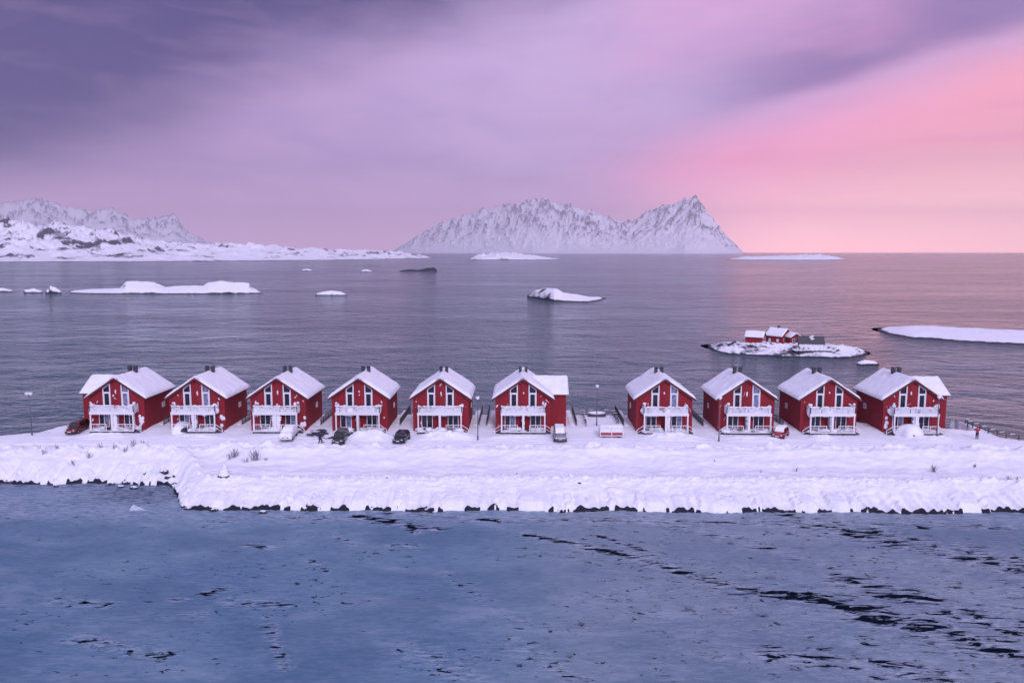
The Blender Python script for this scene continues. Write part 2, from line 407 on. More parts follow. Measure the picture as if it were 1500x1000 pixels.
def ground_z(X, Y, full=False):
    X = np.asarray(X, float); Y = np.asarray(Y, float)
    fy = front_y(X); t = Y - fy
    tl = ss(X, cornerX0 - 2.5, cornerX1 + 2.5); ts = Y - (fwL + (fwR - fwL) * tl + .5 * perlin(X * .12, X * 0)); ts = np.maximum(ts, t * ss(t, 3, 0)) ; ts = t + (ts - t) * ss(t, .8, 4)
    gapn = perlin(X * .42 + 3.1, X * 0 + GAPSEED) + .75 * perlin(X * 1.15, X * 0 + GAPSEED + 5) + .35 * perlin(X * 3.1, Y * 1.5)
    gap = ss(gapn, -.22, -.12)                       # 1: bare rock face, 0: snow reaches the ice
    rise = 1.0 - .88 * gap
    lip = np.clip(t / rise, 0, 1); lipz = np.where(gap > .5, lip ** .6, np.sin(lip * math.pi / 2))
    z = WATER - .25 + (1.0 + ss(t, 5, 1) * (-.46 * gap + .22 * np.abs(perlin(X * .8, X * 0 + 2.2)) + .38 * perlin(X * 1.7, X * 0 + 7.7) * gap)) * lipz
    z = z + np.interp(ts, [0, .8, 3, 5.5, 7, 11, 13.5, 15, 17.5, 200], [0, .1, .45, .95, 1.15, 1.35, 1.95, 2.4, 1.65, 1.65]) * (1 + 0 * X)
    leftm = ss(X, cornerX1 + 1, cornerX0 - 4)
    z = z + leftm * np.interp(t, [0, 1, 4, 7, 200], [0, 0, .55, .25, .0])
    z = np.minimum(z, .8)
    road = ss(Y, 102.8, 105.2) * ss(Y, 200, 199)
    inland = ss(t, 1.0, 4)
    bank = np.exp(-((Y - (101.4 + .8 * perlin(X * .05, X * 0))) / 1.6) ** 2)
    lump = fbm(X * .22, Y * .3, 5, .55); fine = fbm(X * .9 + 4, Y * 1.1, 4, .55)
    z = z * (1 - road) + road * (-.05 + .04 * fine)
    z = z + bank * (.48 + .65 * np.abs(lump) + .20 * fine) * inland
    z = z + inland * (1 - road) * (.14 * lump + .06 * fine) + inland * (1 - road) * .10 * ss(perlin(X * .22 + 5, Y * .5), .0, .5)
    lr = np.exp(-((t - 6.0) / 1.1) ** 2); z = z + lr * inland * (.16 + .42 * np.abs(fine))
    # wind ripples and clods on the slope to the ice
    sl_ = ss(t, .8, 2) * ss(t, 9, 6); z = z + sl_ * (.10 * ridged(X * .5 + Y * .35, Y * .7, 4) + .07 * fbm(X * 1.6, Y * 1.2, 3))
    for k_, yr in enumerate((103.9, 105.2, 106.2, 107.4)):
        yc = yr + .35 * perlin(X * .06 + k_, X * 0) ; z = z - .085 * np.exp(-((Y - yc) / .17) ** 2) * ss(t, 6, 10) + .03 * np.exp(-((Y - yc - .3) / .14) ** 2)
    # banks between and behind houses
    z = z + ss(Y, 110.5, 114) * .25 * ss(Y, 200, 199)
    for i, hx in enumerate(HX):
        k = [.55, .35, .3, .95, .9, .35, .75, .3, .55, .5][i]
        off = [0, 1, 1.5, 2.0, 1.2, -.8, .4, 0, -2.4, 1][i]; wdt = [3.0, 3.5, 3.0, 3.2, 3.6, 4, 3.6, 4, 1.6, 2.8][i]
        z = z + k * np.exp(-((X - hx - off) / wdt) ** 4) * np.exp(-((Y - 108.2) / 1.35) ** 2) * (1 + .3 * fine)
    by_ = back_y(X); tb = by_ - Y
    z = np.where(tb < 1.2, z * ss(tb, -.1, .9) + (WATER - .4) * (1 - ss(tb, -.1, .5)), z)
    z = np.where(t < -.02, WATER - .4, z)
    rock = gap * ss(t + .12 * perlin(X * 2.3, Y * 2.3), .42, .16) * ss(t, -.4, -.1)
    rock = np.maximum(rock, ss(tb, .15, -.05))
    if full: return z, rock
    return z
def gz(x, y): return float(ground_z(np.array([x]), np.array([y]))[0])

xs = np.arange(-135, 112, .2)
ys = np.concatenate([np.arange(83.6, 91, .1), np.arange(91, 125.2, .2)])
GXm, GYm = np.meshgrid(xs, ys)
GZ, GR = ground_z(GXm, GYm, True)
# bare asphalt where the parking places were shovelled
asph = np.zeros_like(GZ)
def clear(px, py, rx, ry):
    global asph, GZ
    x, y = G(px, py, 0); r = np.sqrt(((GXm - x) / rx) ** 2 + ((GYm - y) / ry) ** 2) + .75 * fbm(GXm * .45, GYm * .7, 5, .6)
    asph = np.maximum(asph, ss(r, 1.0, .8))
clear(463, 635, 2.2, 1.6); clear(480, 641, 1.6, .8); clear(520, 637, 2.2, 1.5); clear(262, 634, .9, 1.4)
ground = grid_mesh('snow_ground', GXm, GYm, GZ, M['snow'], {'rock': GR, 'asphalt': asph})
m, t, b = mat('ground_snow')
p = geopos(t)
def attr(t, k):
    a = t.node('ShaderNodeAttribute'); a.attribute_name = k; return a.outputs['Fac']
n = t.noise(p, .35, 6, .6); f = t.noise(p, 2.4, 6, .65); g_ = t.noise(t.mapping(p, rot=(0, 0, R(28)), scale=(.5, 1.6, 1)), 1.1, 5, .6)
c = t.mix(t.lstep(n, .3, .7), (.74, .76, .83, 1), (.86, .86, .89, 1))
c = t.mix(t.sstep(f, .62, .8, 0., .25), c, (.62, .62, .72, 1))
ac = t.mix(t.sstep(f, .35, .6), (.028, .030, .045, 1), (.07, .07, .10, 1))
c = t.mix(t.sstep(t.math('ADD', attr(t, 'asphalt'), t.math('MULTIPLY', t.math('SUBTRACT', f, .5), .8)), .42, .6), c, ac)
c = t.mix(t.sstep(attr(t, 'rock'), .35, .6), c, (.018, .02, .032, 1))
t.put(c, b.inputs['Base Color']); b.inputs['Roughness'].default_value = .8; b.inputs['Specular IOR Level'].default_value = .2
h = t.math('ADD', t.math('MULTIPLY', n, .5), t.math('ADD', t.math('MULTIPLY', f, .16), t.math('MULTIPLY', g_, .30)))
t.l.new(t.bump(h, .26), b.inputs['Normal'])
ground.data.materials[0] = m
tag(ground, kind='structure', label='long strip of snow-covered land the red houses stand on')

# ================================================================== SEA AND ICE
me = bpy.data.meshes.new('sea'); S = 20200
ysea = [60, 130, 400, 1500, 6000, 20200]; vs = []; fs = []
for y in ysea: vs += [(-S, y, WATER), (S, y, WATER)]
for i in range(len(ysea) - 1): fs.append((2 * i, 2 * i + 1, 2 * i + 3, 2 * i + 2))
me.from_pydata(vs, [], fs); me.update()
m, t, b = mat('sea_water')
p = geopos(t)
wa = t.noise(t.mapping(p, rot=(0, 0, R(8)), scale=(.6, 1, 1)), .55, 5, .6, .4)
wm = t.noise(t.mapping(p, rot=(0, 0, R(-4)), scale=(.62, 1, 1)), .20, 4, .6, .5)
wb = t.noise(t.mapping(p, rot=(0, 0, R(6)), scale=(.6, 1, 1)), .06, 4, .6, .5)
wl = t.noise(t.mapping(p, scale=(.25, 1, 1)), .014, 4, .6, .4)
gust = t.noise(t.mapping(p, scale=(.35, 1, 1)), .012, 4, .6)
hh = t.math('ADD', t.math('ADD', t.math('MULTIPLY', wa, .75), t.math('MULTIPLY', wm, 2.6)), t.math('ADD', t.math('MULTIPLY', wb, 6.5), t.math('MULTIPLY', wl, 5.)))
t.l.new(t.bump(hh, .95), b.inputs['Normal'])
b.inputs['Base Color'].default_value = (.022, .072, .095, 1)
t.put(t.lstep(gust, .3, .7, .06, .16), b.inputs['Roughness']); b.inputs['IOR'].default_value = 1.7
me.materials.append(m)
sea = bpy.data.objects.new('sea', me); COL.objects.link(sea); tag(sea, kind='structure', label='open rippled grey violet sea behind the houses')

# thin ice in the foreground, with leads of open water
xi = np.arange(-100, 90.1, .5); yi = np.arange(8, 100, .4)
IX, IY = np.meshgrid(xi, yi)
def seg_d(px0, py0, px1, py1, wpx):
    a = np.array(G(px0, py0, WATER)); b_ = np.array(G(px1, py1, WATER)); ab = b_ - a
    u = np.clip(((IX - a[0]) * ab[0] + (IY - a[1]) * ab[1]) / (ab @ ab), 0, 1)
    dd = np.hypot(IX - a[0] - u * ab[0], IY - a[1] - u * ab[1]); w_ = wpx * np.hypot(IX, IY) / F
    return np.exp(-(dd / w_) ** 2)
dens = np.zeros_like(IX)
for (a0, b0, a1, b1, wd_, k) in [(770, 782, 930, 815, 12, 1.0), (930, 815, 1060, 858, 17, .86), (1060, 858, 1200, 880, 24, .8), (1190, 872, 1290, 912, 20, 1.02), (1290, 900, 1500, 965, 40, .78),
        (880, 785, 960, 812, 8, .8), (1000, 770, 1300, 850, 22, .42), (1180, 765, 1500, 830, 45, .68), (1250, 850, 1500, 925, 40, .66), (1130, 960, 1380, 990, 30, .62), (780, 760, 1480, 772, 12, .55), (560, 752, 760, 764, 9, .7), (400, 756, 560, 762, 8, .55),
        (520, 757, 640, 775, 13, .85), (300, 770, 360, 760, 10, .5), (570, 800, 610, 800, 10, .6), (360, 797, 400, 802, 8, .7), (250, 880, 330, 862, 10, .55), (330, 880, 420, 885, 12, .6), (390, 905, 420, 980, 8, .7),
        (80, 880, 160, 885, 12, .5), (110, 935, 240, 960, 14, .6), (450, 820, 480, 835, 7, .5), (480, 780, 520, 800, 9, .5), (650, 840, 760, 910, 16, .25), (200, 905, 300, 900, 10, .3), (600, 950, 700, 1000, 30, .4), (1400, 905, 1500, 930, 9, 1.0), (1080, 765, 1150, 775, 6, .6), (600, 770, 610, 780, 7, 1.1), (750, 945, 850, 1000, 24, .4)]:
    dens = np.maximum(dens, k * seg_d(a0, b0, a1, b1, wd_))
dens = np.maximum(dens, .30 * ss(IX, -10, 40) * ss(IY, 86, 60))
# dark young ice in the cove at the left
cx_, cy_ = G(215, 722, WATER); cove = np.exp(-(((IX - cx_) / 7.5) ** 2 + ((IY - cy_) / 3.8) ** 2) ** 2)
cove = np.maximum(cove, .6 * ss(IY, fwL - 3.2, fwL - .6) * ss(IX, cornerX1 + 2, cornerX0))
shore = ss(IY, fwR - 6.5, fwR - .6)
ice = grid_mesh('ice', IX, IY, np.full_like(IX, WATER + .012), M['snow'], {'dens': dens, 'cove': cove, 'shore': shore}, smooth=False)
tag(ice, kind='structure', label='thin blue ice with dark leads of open water in the foreground')
m, t, b = mat('thin_ice'); p = geopos(t)
sp = t.node('ShaderNodeSeparateXYZ'); t.l.new(p, sp.inputs[0])
den, cov, shr = attr(t, 'dens'), attr(t, 'cove'), attr(t, 'shore')
q = t.mapping(p, rot=(0, 0, R(27)), scale=(.36, 1.4, 1))            # leads on the right run down to the right
ql = t.mapping(p, rot=(0, 0, R(-14)), scale=(.45, 1.2, 1))            # on the left they run the other way
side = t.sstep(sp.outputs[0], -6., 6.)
hr = t.noise(q, 1.15, 8, .66, .7); hl = t.noise(ql, 1.25, 7, .64, .7)
hn = t.math('ADD', t.math('MULTIPLY', hr, side), t.math('MULTIPLY', hl, t.math('SUBTRACT', 1., side)))
thr = t.lstep(den, 0., 1., .68, .45)
spk = t.noise(t.mapping(p, loc=(9, 4, 0), rot=(0, 0, R(12)), scale=(.6, 1.1, 1)), 1.7, 5, .62, .5); area = t.noise(t.mapping(p, scale=(.6, 1, 1)), .13, 4, .6)
sthr = t.lstep(t.math('ADD', area, t.math('MULTIPLY', side, .05)), .40, .62, .72, .625)
hole = t.math('MAXIMUM', t.sstep(t.math('SUBTRACT', hn, thr), -.006, .016), t.math('MULTIPLY', t.sstep(t.math('SUBTRACT', spk, sthr), -.01, .02), .85))
soft = t.sstep(t.math('SUBTRACT', hn, thr), -.07, .01, 0., .38)
big = t.noise(p, .045, 5, .6, .6); st = t.math('ADD', t.math('MULTIPLY', t.noise(q, .22, 7, .62, .7), side), t.math('MULTIPLY', t.noise(ql, .22, 7, .62, .7), t.math('SUBTRACT', 1., side))); fn = t.noise(q, 2.2, 6, .7, .6)
spk = t.noise(t.mapping(p, loc=(9, 4, 0), rot=(0, 0, R(12)), scale=(.6, 1.1, 1)), 1.7, 5, .62, .5); area = t.noise(t.mapping(p, scale=(.6, 1, 1)), .13, 4, .6)
c = t.mix(t.lstep(big, .3, .7), t.mix(side, (.075, .165, .265, 1), (.13, .205, .27, 1)), t.mix(side, (.14, .24, .335, 1), (.22, .29, .345, 1)))  # left half painted bluer and darker, standing in for reflected sky
c = t.mix(t.sstep(st, .50, .72, 0., .45), c, (.32, .38, .47, 1))
# white rime streaks
wl_ = t.noise(t.mapping(ql, scale=(.18, 1.6, 1)), .5, 5, .6, .9)
c = t.mix(t.math('MULTIPLY', t.sstep(t.math('ABSOLUTE', t.math('SUBTRACT', wl_, .5)), .012, .0), t.sstep(st, .42, .6, 0., .16)), c, (.40, .45, .54, 1))
c = t.mix(t.sstep(fn, .40, .64, 0., .28), c, (.32, .41, .48, 1))
c = t.mix(t.sstep(spk, .40, .62, 0., .15), c, (.10, .17, .25, 1))
c = t.mix(t.sstep(area, .56, .40, 0., .35), c, (.05, .11, .19, 1))
c = t.mix(t.math('MULTIPLY', den, t.sstep(fn, .44, .60, 0., .75)), c, (.52, .56, .64, 1))
c = t.mix(t.math('MULTIPLY', shr, t.sstep(fn, .42, .62, .1, .6)), c, (.42, .47, .56, 1))
c = t.mix(t.math('MULTIPLY', cov, t.sstep(fn, .40, .56, .95, .25)), c, (.035, .06, .10, 1))
c = t.mix(soft, c, (.06, .10, .18, 1))
ck = t.noise(t.mapping(p, rot=(0, 0, R(20)), scale=(.22, .75, 1)), .55, 7, .60, .5); ck2 = t.noise(t.mapping(p, loc=(7, 2, 0), rot=(0, 0, R(-30)), scale=(.3, .8, 1)), .4, 6, .6, .6)
cm_ = t.sstep(t.math('ADD', t.math('MULTIPLY', den, .9), t.math('ADD', t.math('MULTIPLY', side, .10), t.math('SUBTRACT', area, .5))), .05, .28)
ckl = t.math('MAXIMUM', t.sstep(t.math('ABSOLUTE', t.math('SUBTRACT', ck, .5)), .014, .004), t.math('MULTIPLY', t.sstep(t.math('ABSOLUTE', t.math('SUBTRACT', ck2, .52)), .009, .002), .7))
c = t.mix(t.math('MULTIPLY', t.math('MULTIPLY', ckl, cm_), t.sstep(fn, .44, .60, 0., .75)), c, (.012, .025, .05, 1))
c = t.mix(hole, c, (.004, .009, .018, 1))
t.put(c, b.inputs['Base Color'])
t.put(t.math('MULTIPLY', t.math('SUBTRACT', 1., hole), .42), b.inputs['Specular IOR Level'])
t.put(t.math('SUBTRACT', t.lstep(st, .3, .7, .34, .55), t.math('MULTIPLY', hole, .2)), b.inputs['Roughness'])
b.inputs['IOR'].default_value = 1.25
hi_ = t.math('ADD', t.math('MULTIPLY', t.math('SUBTRACT', 1., hole), .25), t.math('ADD', t.math('MULTIPLY', fn, .10), t.math('MULTIPLY', st, .5)))
t.l.new(t.bump(hi_, .12), b.inputs['Normal'])
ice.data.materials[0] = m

# ================================================================== FAR LAND
def far_land(name, label, outline, D, depth, mtl, nu=260, nv=70, rough=.3, gs=1., power=1.15, seed=0., ridge=.62, tilt=None, fscale=None, noisefloor=0.):
    """land whose skyline follows outline [(px, py)] at its ridge line; D: distance of its near shore, depth: near shore to far shore"""
    px0, px1 = outline[0][0], outline[-1][0]
    u = np.linspace(px0, px1, nu); top = np.interp(u, [p[0] for p in outline], [p[1] for p in outline])
    v = np.linspace(0, 1, nv) ** 1.15
    U, V = np.meshgrid(u, v); TP = np.meshgrid(top, v)[0]
    DD = (D if np.isscalar(D) else np.interp(U, *D))
    r0 = AE(px0, 368)[0]
    dirx = np.array([ray(p, 368)[0] / ray(p, 368)[1] for p in u]); dirx = np.meshgrid(dirx, v)[0]
    s = depth
    edge = np.minimum(1, np.minimum(U - px0, px1 - U) / (.025 * (px1 - px0)) + .02)
    wob = fbm((U - px0) / (px1 - px0) * 7 + seed, U * 0, 2) * .035
    ew = np.sqrt(np.clip(np.minimum(U - px0, px1 - U) / (.16 * (px1 - px0)), .0004, 1))
    Y = DD + depth * (V * ew + (1 - ew) * ridge * .9 + wob * (1 - V))
    X = dirx * Y
    Yr = DD + depth * ridge
    zr = H + (HORIZ - TP) / F * Yr - WATER                 # height over water at the ridge line
    prof = np.where(V < ridge, (V / ridge), (1 - V) / (1 - ridge)); prof = np.clip(prof, 0, 1) ** power
    fs_ = (fscale or depth * .35)
    rn = ridged(X / fs_ + seed, Y / fs_, 6, .55); fn_ = fbm(X / fs_ * 4 + seed, Y / fs_ * 4, 4, .6)
    crag = perlin(X / fs_ * 9 + seed, Y / fs_ * 9) * .10 + perlin(X / fs_ * 22, Y / fs_ * 22 + seed) * .06
    z = zr * prof * (1 + rough * crag + rough * ((rn - .62) * 2.0 + .35 * fn_) * (1 - .55 * (np.abs(V - ridge) < .03)))
    z = np.maximum(z, 0) + noisefloor * np.maximum(fn_, 0) * np.clip(prof * 8, 0, 1)
    z = np.where(prof <= 0, -1.5, z)
    z = np.where(z > 0, z * np.sqrt(np.clip(edge, 0, 1)), z)
    att = None
    if name == 'mountain':
        # broad ridges running down to the shore with gullies between them
        sx = X + .45 * (Y - DD) * np.sign(perlin(X / (fs_ * 2.3), X * 0 + seed)); gul = ridged(sx / (fs_ * .62) + seed + .2 * fn_, Y / (fs_ * .85), 5, .55); g2 = ridged(sx / (fs_ * .20) + seed, Y / (fs_ * .22), 4, .6)
        keep = 1 - .72 * np.exp(-((V - ridge) / .10) ** 2)
        z = zr * prof * (1 + rough * keep * ((gul - .66) * 1.7 + (g2 - .6) * .35) + .45 * rough * crag + .10 * rough * (g2 - .5))
        z = np.maximum(z, 0); z = np.where(prof <= 0, -1.5, z)
        att = {'rock': np.clip((gul - .62) * 1.5 + (g2 - .58) * 1.6, -1, 1) * ss(prof, .06, .35) + .24 * ss(prof, .2, .6) - .10 * ss(prof, .2, .05)}
    o = grid_mesh(name, X, Y, WATER + z, mtl, att)
    return tag(o, kind='structure', label=label)

far_land('mountain', 'jagged snowy island mountain on the horizon with its peak at the right',
    [(560, 371), (585, 362), (610, 345), (650, 325), (700, 309), (745, 300), (778, 296), (800, 291), (820, 300), (845, 303), (865, 309), (890, 318), (925, 326), (945, 312), (962, 306), (985, 300), (1000, 292), (1016, 289), (1028, 303), (1040, 318), (1055, 336), (1068, 350), (1078, 358), (1088, 369)],
    ([560, 780, 1088], [16500, 13000, 10000]), 2600, M['mountain'], 700, 150, .38, 1, 1.15, 3.1, fscale=620)
far_land('mountain', 'craggy cloud-veiled mountain behind the snowy shore at the left',
    [(-260, 300), (-100, 296), (0, 300), (60, 292), (100, 303), (140, 309), (170, 306), (200, 322), (235, 320), (258, 314), (275, 338), (300, 352), (340, 360), (400, 364), (450, 370)],
    14500, 2600, M['mountain'], 520, 110, .34, 1, 1.15, 8.3, fscale=420)
far_land('hill', 'snowy shore with scattered dark rocks at the left horizon',
    [(-260, 312), (-60, 322), (40, 326), (90, 330), (150, 336), (200, 347), (250, 356), (300, 359), (345, 357), (400, 359), (440, 364), (500, 366), (560, 367), (610, 372), (636, 379)],
    ([-260, 300, 640], [2050, 2300, 2900]), 1300, M['hills'], 700, 130, .30, 1, 1.15, 1.7, fscale=240, noisefloor=6.)
far_land('island', 'low rocky snow island in front of the mountain foot', [(684, 381), (700, 373), (735, 369), (760, 371), (790, 375), (826, 380)], 2750, 260, M['far_isle'], 160, 24, .5, 1, .5, 5.5, fscale=60)
far_land('island', 'low snowy reef on the horizon right of the mountain', [(1060, 381), (1090, 376), (1140, 375), (1200, 373), (1225, 376), (1244, 381)], 2700, 200, M['far_isle'], 160, 24, .55, 1, .5, 9.5, fscale=50)
def islet(name, label, outline, py_base, depth, mtl=None, rough=.10, nv=40, fs=14., seed=0., ridge=.5, power=.75, nu=200):
    D = G(700, py_base, WATER)[1] if np.isscalar(py_base) else ([p[0] for p in py_base], [G(700, p[1], WATER)[1] for p in py_base])
    return far_land(name, label, outline, D, depth, mtl or M['isle'], nu, nv, rough, 1, power, seed, ridge, fscale=fs)
islet('island', 'long snow-domed skerry at the left with two rounded humps', [(98, 426), (130, 423), (172, 422), (182, 412), (200, 411), (222, 412), (240, 420), (262, 418), (295, 418), (303, 413), (325, 411), (345, 413), (362, 414), (368, 421), (382, 428)], 430.5, 34, fs=20, seed=2., rough=.14, power=.7)
islet('island', 'small snowy islet low in the water left of the mountain', [(460, 430), (470, 427), (485, 425), (498, 427), (507, 431)], 432.5, 9, fs=9, seed=3.)
islet('island', 'lone snow-covered islet shaped like a flat wedge in mid sea', [(772, 431), (785, 424), (800, 421), (816, 422), (826, 428), (850, 431), (865, 434), (878, 434), (890, 439)], [(772, 436), (790, 438), (812, 441), (860, 442), (890, 438.5)], 30, fs=16, seed=4., power=.7)
islet('island', 'broad flat snow-covered island at the right edge of the sea', [(1282, 483), (1300, 480), (1330, 477), (1370, 477), (1420, 480), (1500, 483), (1600, 488), (1700, 500)], [(1282, 488.5), (1340, 494), (1420, 499), (1500, 503), (1700, 512)], 40, fs=20, seed=5., rough=.2, power=.6)
for lab, a, yb, dp, sd_ in [('flat snowy rock at the far left edge of the sea', [(-12, 424), (0, 421), (14, 425)], 427.5, 8, 1.), ('low white rock second from the left edge', [(30, 425), (45, 422), (58, 426)], 429, 8, 2.),
        ('peaked snowy rock between the left edge and the long skerry', [(62, 427), (70, 419), (78, 420), (86, 427)], 430, 8, 3.)]:
    o = islet('sea_rock', lab, a, yb, dp, fs=6, seed=sd_, nu=40, nv=14, rough=.3); del o['kind']; tag(o, cat='rock', group='rocks in the sea at the left')
for lab, a, yb, dp, sd_ in [('tiny snow-topped rock awash, leftmost of the far reef', [(441, 395), (449, 393), (456, 395)], 396.5, 10, 4.), ('tiny white rock awash below the snowy shore end', [(528, 396), (536, 394), (545, 397)], 398, 10, 5.),
        ('dark low rock with a rim of snow beside the big dark rock', [(584, 396.4), (598, 394), (618, 395.5)], 397.5, 16, 6.), ('large dark bare rock at the right end of the far reef', [(608, 396), (626, 392), (636, 391), (640, 396)], 397.5, 16, 7.)]:
    o = islet('sea_rock', lab, a, yb, dp, fs=8, seed=sd_, nu=40, nv=14, rough=.3, mtl=M['rock'] if 'dark' in lab else None); del o['kind']; tag(o, cat='rock', group='rocks of the far reef')
# the islet with the cabins
islet('island', 'snowy islet carrying three small red cabins', [(1030, 511), (1045, 506), (1060, 502), (1080, 499), (1110, 501), (1150, 501), (1175, 506), (1200, 505), (1225, 505), (1262, 508), (1280, 517), (1284, 522)], [(1030, 512), (1060, 517), (1110, 520), (1160, 522), (1250, 524), (1284, 524)], 24, fs=12, mtl=M['cabin_isle'], seed=6., rough=.45, nv=80, power=.62)
islet('island', 'small flat snow-covered skerry beside the cabin islet', [(1264, 530), (1275, 526), (1290, 528), (1298, 533)], 534, 4, fs=6, seed=7., nu=50, nv=16)

# ================================================================== HOUSES
RZ, EX, SL = 8.08, 4.62, .675     # roof top line, half width with overhang, slope
def roof_z(x): return RZ - SL * abs(x)
def roof_snow(mb, x0, x1, y0, y1, rz, sl, thick, seed, cx=0., axis='x', lim=None):
    """snow pad over a gable whose ridge runs along y (axis x) or x (axis y)"""
    nu, nv = 41, 25
    U = np.linspace(x0, x1, nu); V = np.linspace(y0, y1, nv)
    vs = []; 
    for j, v in enumerate(V):
        for i, u in enumerate(U):
            du = min(u - x0, x1 - u) - .10 * abs(float(perlin(v * 1.4 + seed, 3.3))); dv = min(v - y0, y1 - v)
            e = min(1, max(du, 0) / .30) ** .5 * min(1, max(dv, 0) / .25) ** .5
            nz = float(perlin(u * .8 + seed, v * .8)) * .07 + float(perlin(u * 2.3 + seed, v * 2.6)) * .035
            base = rz - sl * math.sqrt((u - cx) ** 2 + .03)
            p = (u, v, base + .02 + (thick + nz) * e)
            vs.append(p if axis == 'x' else (p[1], p[0], p[2]))
    for j, v in enumerate(V):
        for i, u in enumerate(U):
            p = (u, v, rz - sl * abs(u - cx) + .005); vs.append(p if axis == 'x' else (p[1], p[0], p[2]))
    fs = []; N = nu * nv
    for j in range(nv - 1):
        for i in range(nu - 1):
            a = j * nu + i; fs.append((a, a + 1, a + nu + 1, a + nu)); a += N; fs.append((a, a + nu, a + nu + 1, a + 1))
    for i in range(nu - 1): fs.append((i, i + N, i + 1 + N, i + 1)); k = (nv - 1) * nu + i; fs.append((k, k + 1, k + 1 + N, k + N))
    for j in range(nv - 1): a = j * nu; fs.append((a, a + nu, a + nu + N, a + N)); a += nu - 1; fs.append((a, a + N, a + nu + N, a + nu))
    mb.add(vs, fs, True)

def ring(pts_out, pts_in, y0, y1, mb):
    """a flat frame: outer polygon minus inner polygon (same count), between y0 (front) and y1"""
    n = len(pts_out)
    vs = [(x, y0, z) for x, z in pts_out] + [(x, y0, z) for x, z in pts_in] + [(x, y1, z) for x, z in pts_out] + [(x, y1, z) for x, z in pts_in]
    fs = []
    for i in range(n):
        j = (i + 1) % n
        fs += [(i, j, j + n, i + n), (i, i + 2 * n, j + 2 * n, j), (i + n, j + n, j + 3 * n, i + 3 * n)]
    mb.add(vs, fs)

def trap_window(parent, s, rnd, curtain):
    """tall window, slanted top, s = -1 left of the gable's middle, +1 right"""
    xi_, xo = s * .80, s * 1.98
    z0, zm = 3.35, 5.72; zi, zo = 7.18, 6.40
    O = [(xo, z0), (xi_, z0), (xi_, zi), (xo, zo)]; I = [(xo - s * .15, z0 + .15), (xi_ + s * .15, z0 + .15), (xi_ + s * .15, zi - .24), (xo - s * .15, zo - .12)]
    f = MB(); ring(O, I, -.10, .02, f)
    f.box(min(xi_, xo) + .14, max(xi_, xo) - .14, -.095, .02, zm - .12, zm + .14)
    lo, hi = min(xi_, xo) + .15, max(xi_, xo) - .15
    f.box(lo, lo + .10, -.085, .02, z0 + .15, zm - .12); f.box(hi - .10, hi, -.085, .02, z0 + .15, zm - .12)
    fo = f.build('window', M['white_paint'], parent)
    p = MB(); p.add([(x, -.02, z) for x, z in I], [(0, 1, 2, 3)]); p.build('pane', M['curtain_glass'] if curtain else M['glass'], fo)
    return fo

def rail(mb, p, q, h, posts, rails, pr=.04, rr=.035):
    p, q = Vector(p), Vector(q)
    for i in range(posts):
        a = p.lerp(q, i / max(1, posts - 1)); mb.plank(a, a + Vector((0, 0, h)), pr * 2, pr * 2)
    for z in rails: mb.plank(p + Vector((0, 0, z)), q + Vector((0, 0, z)), rr * 2, rr * 2)

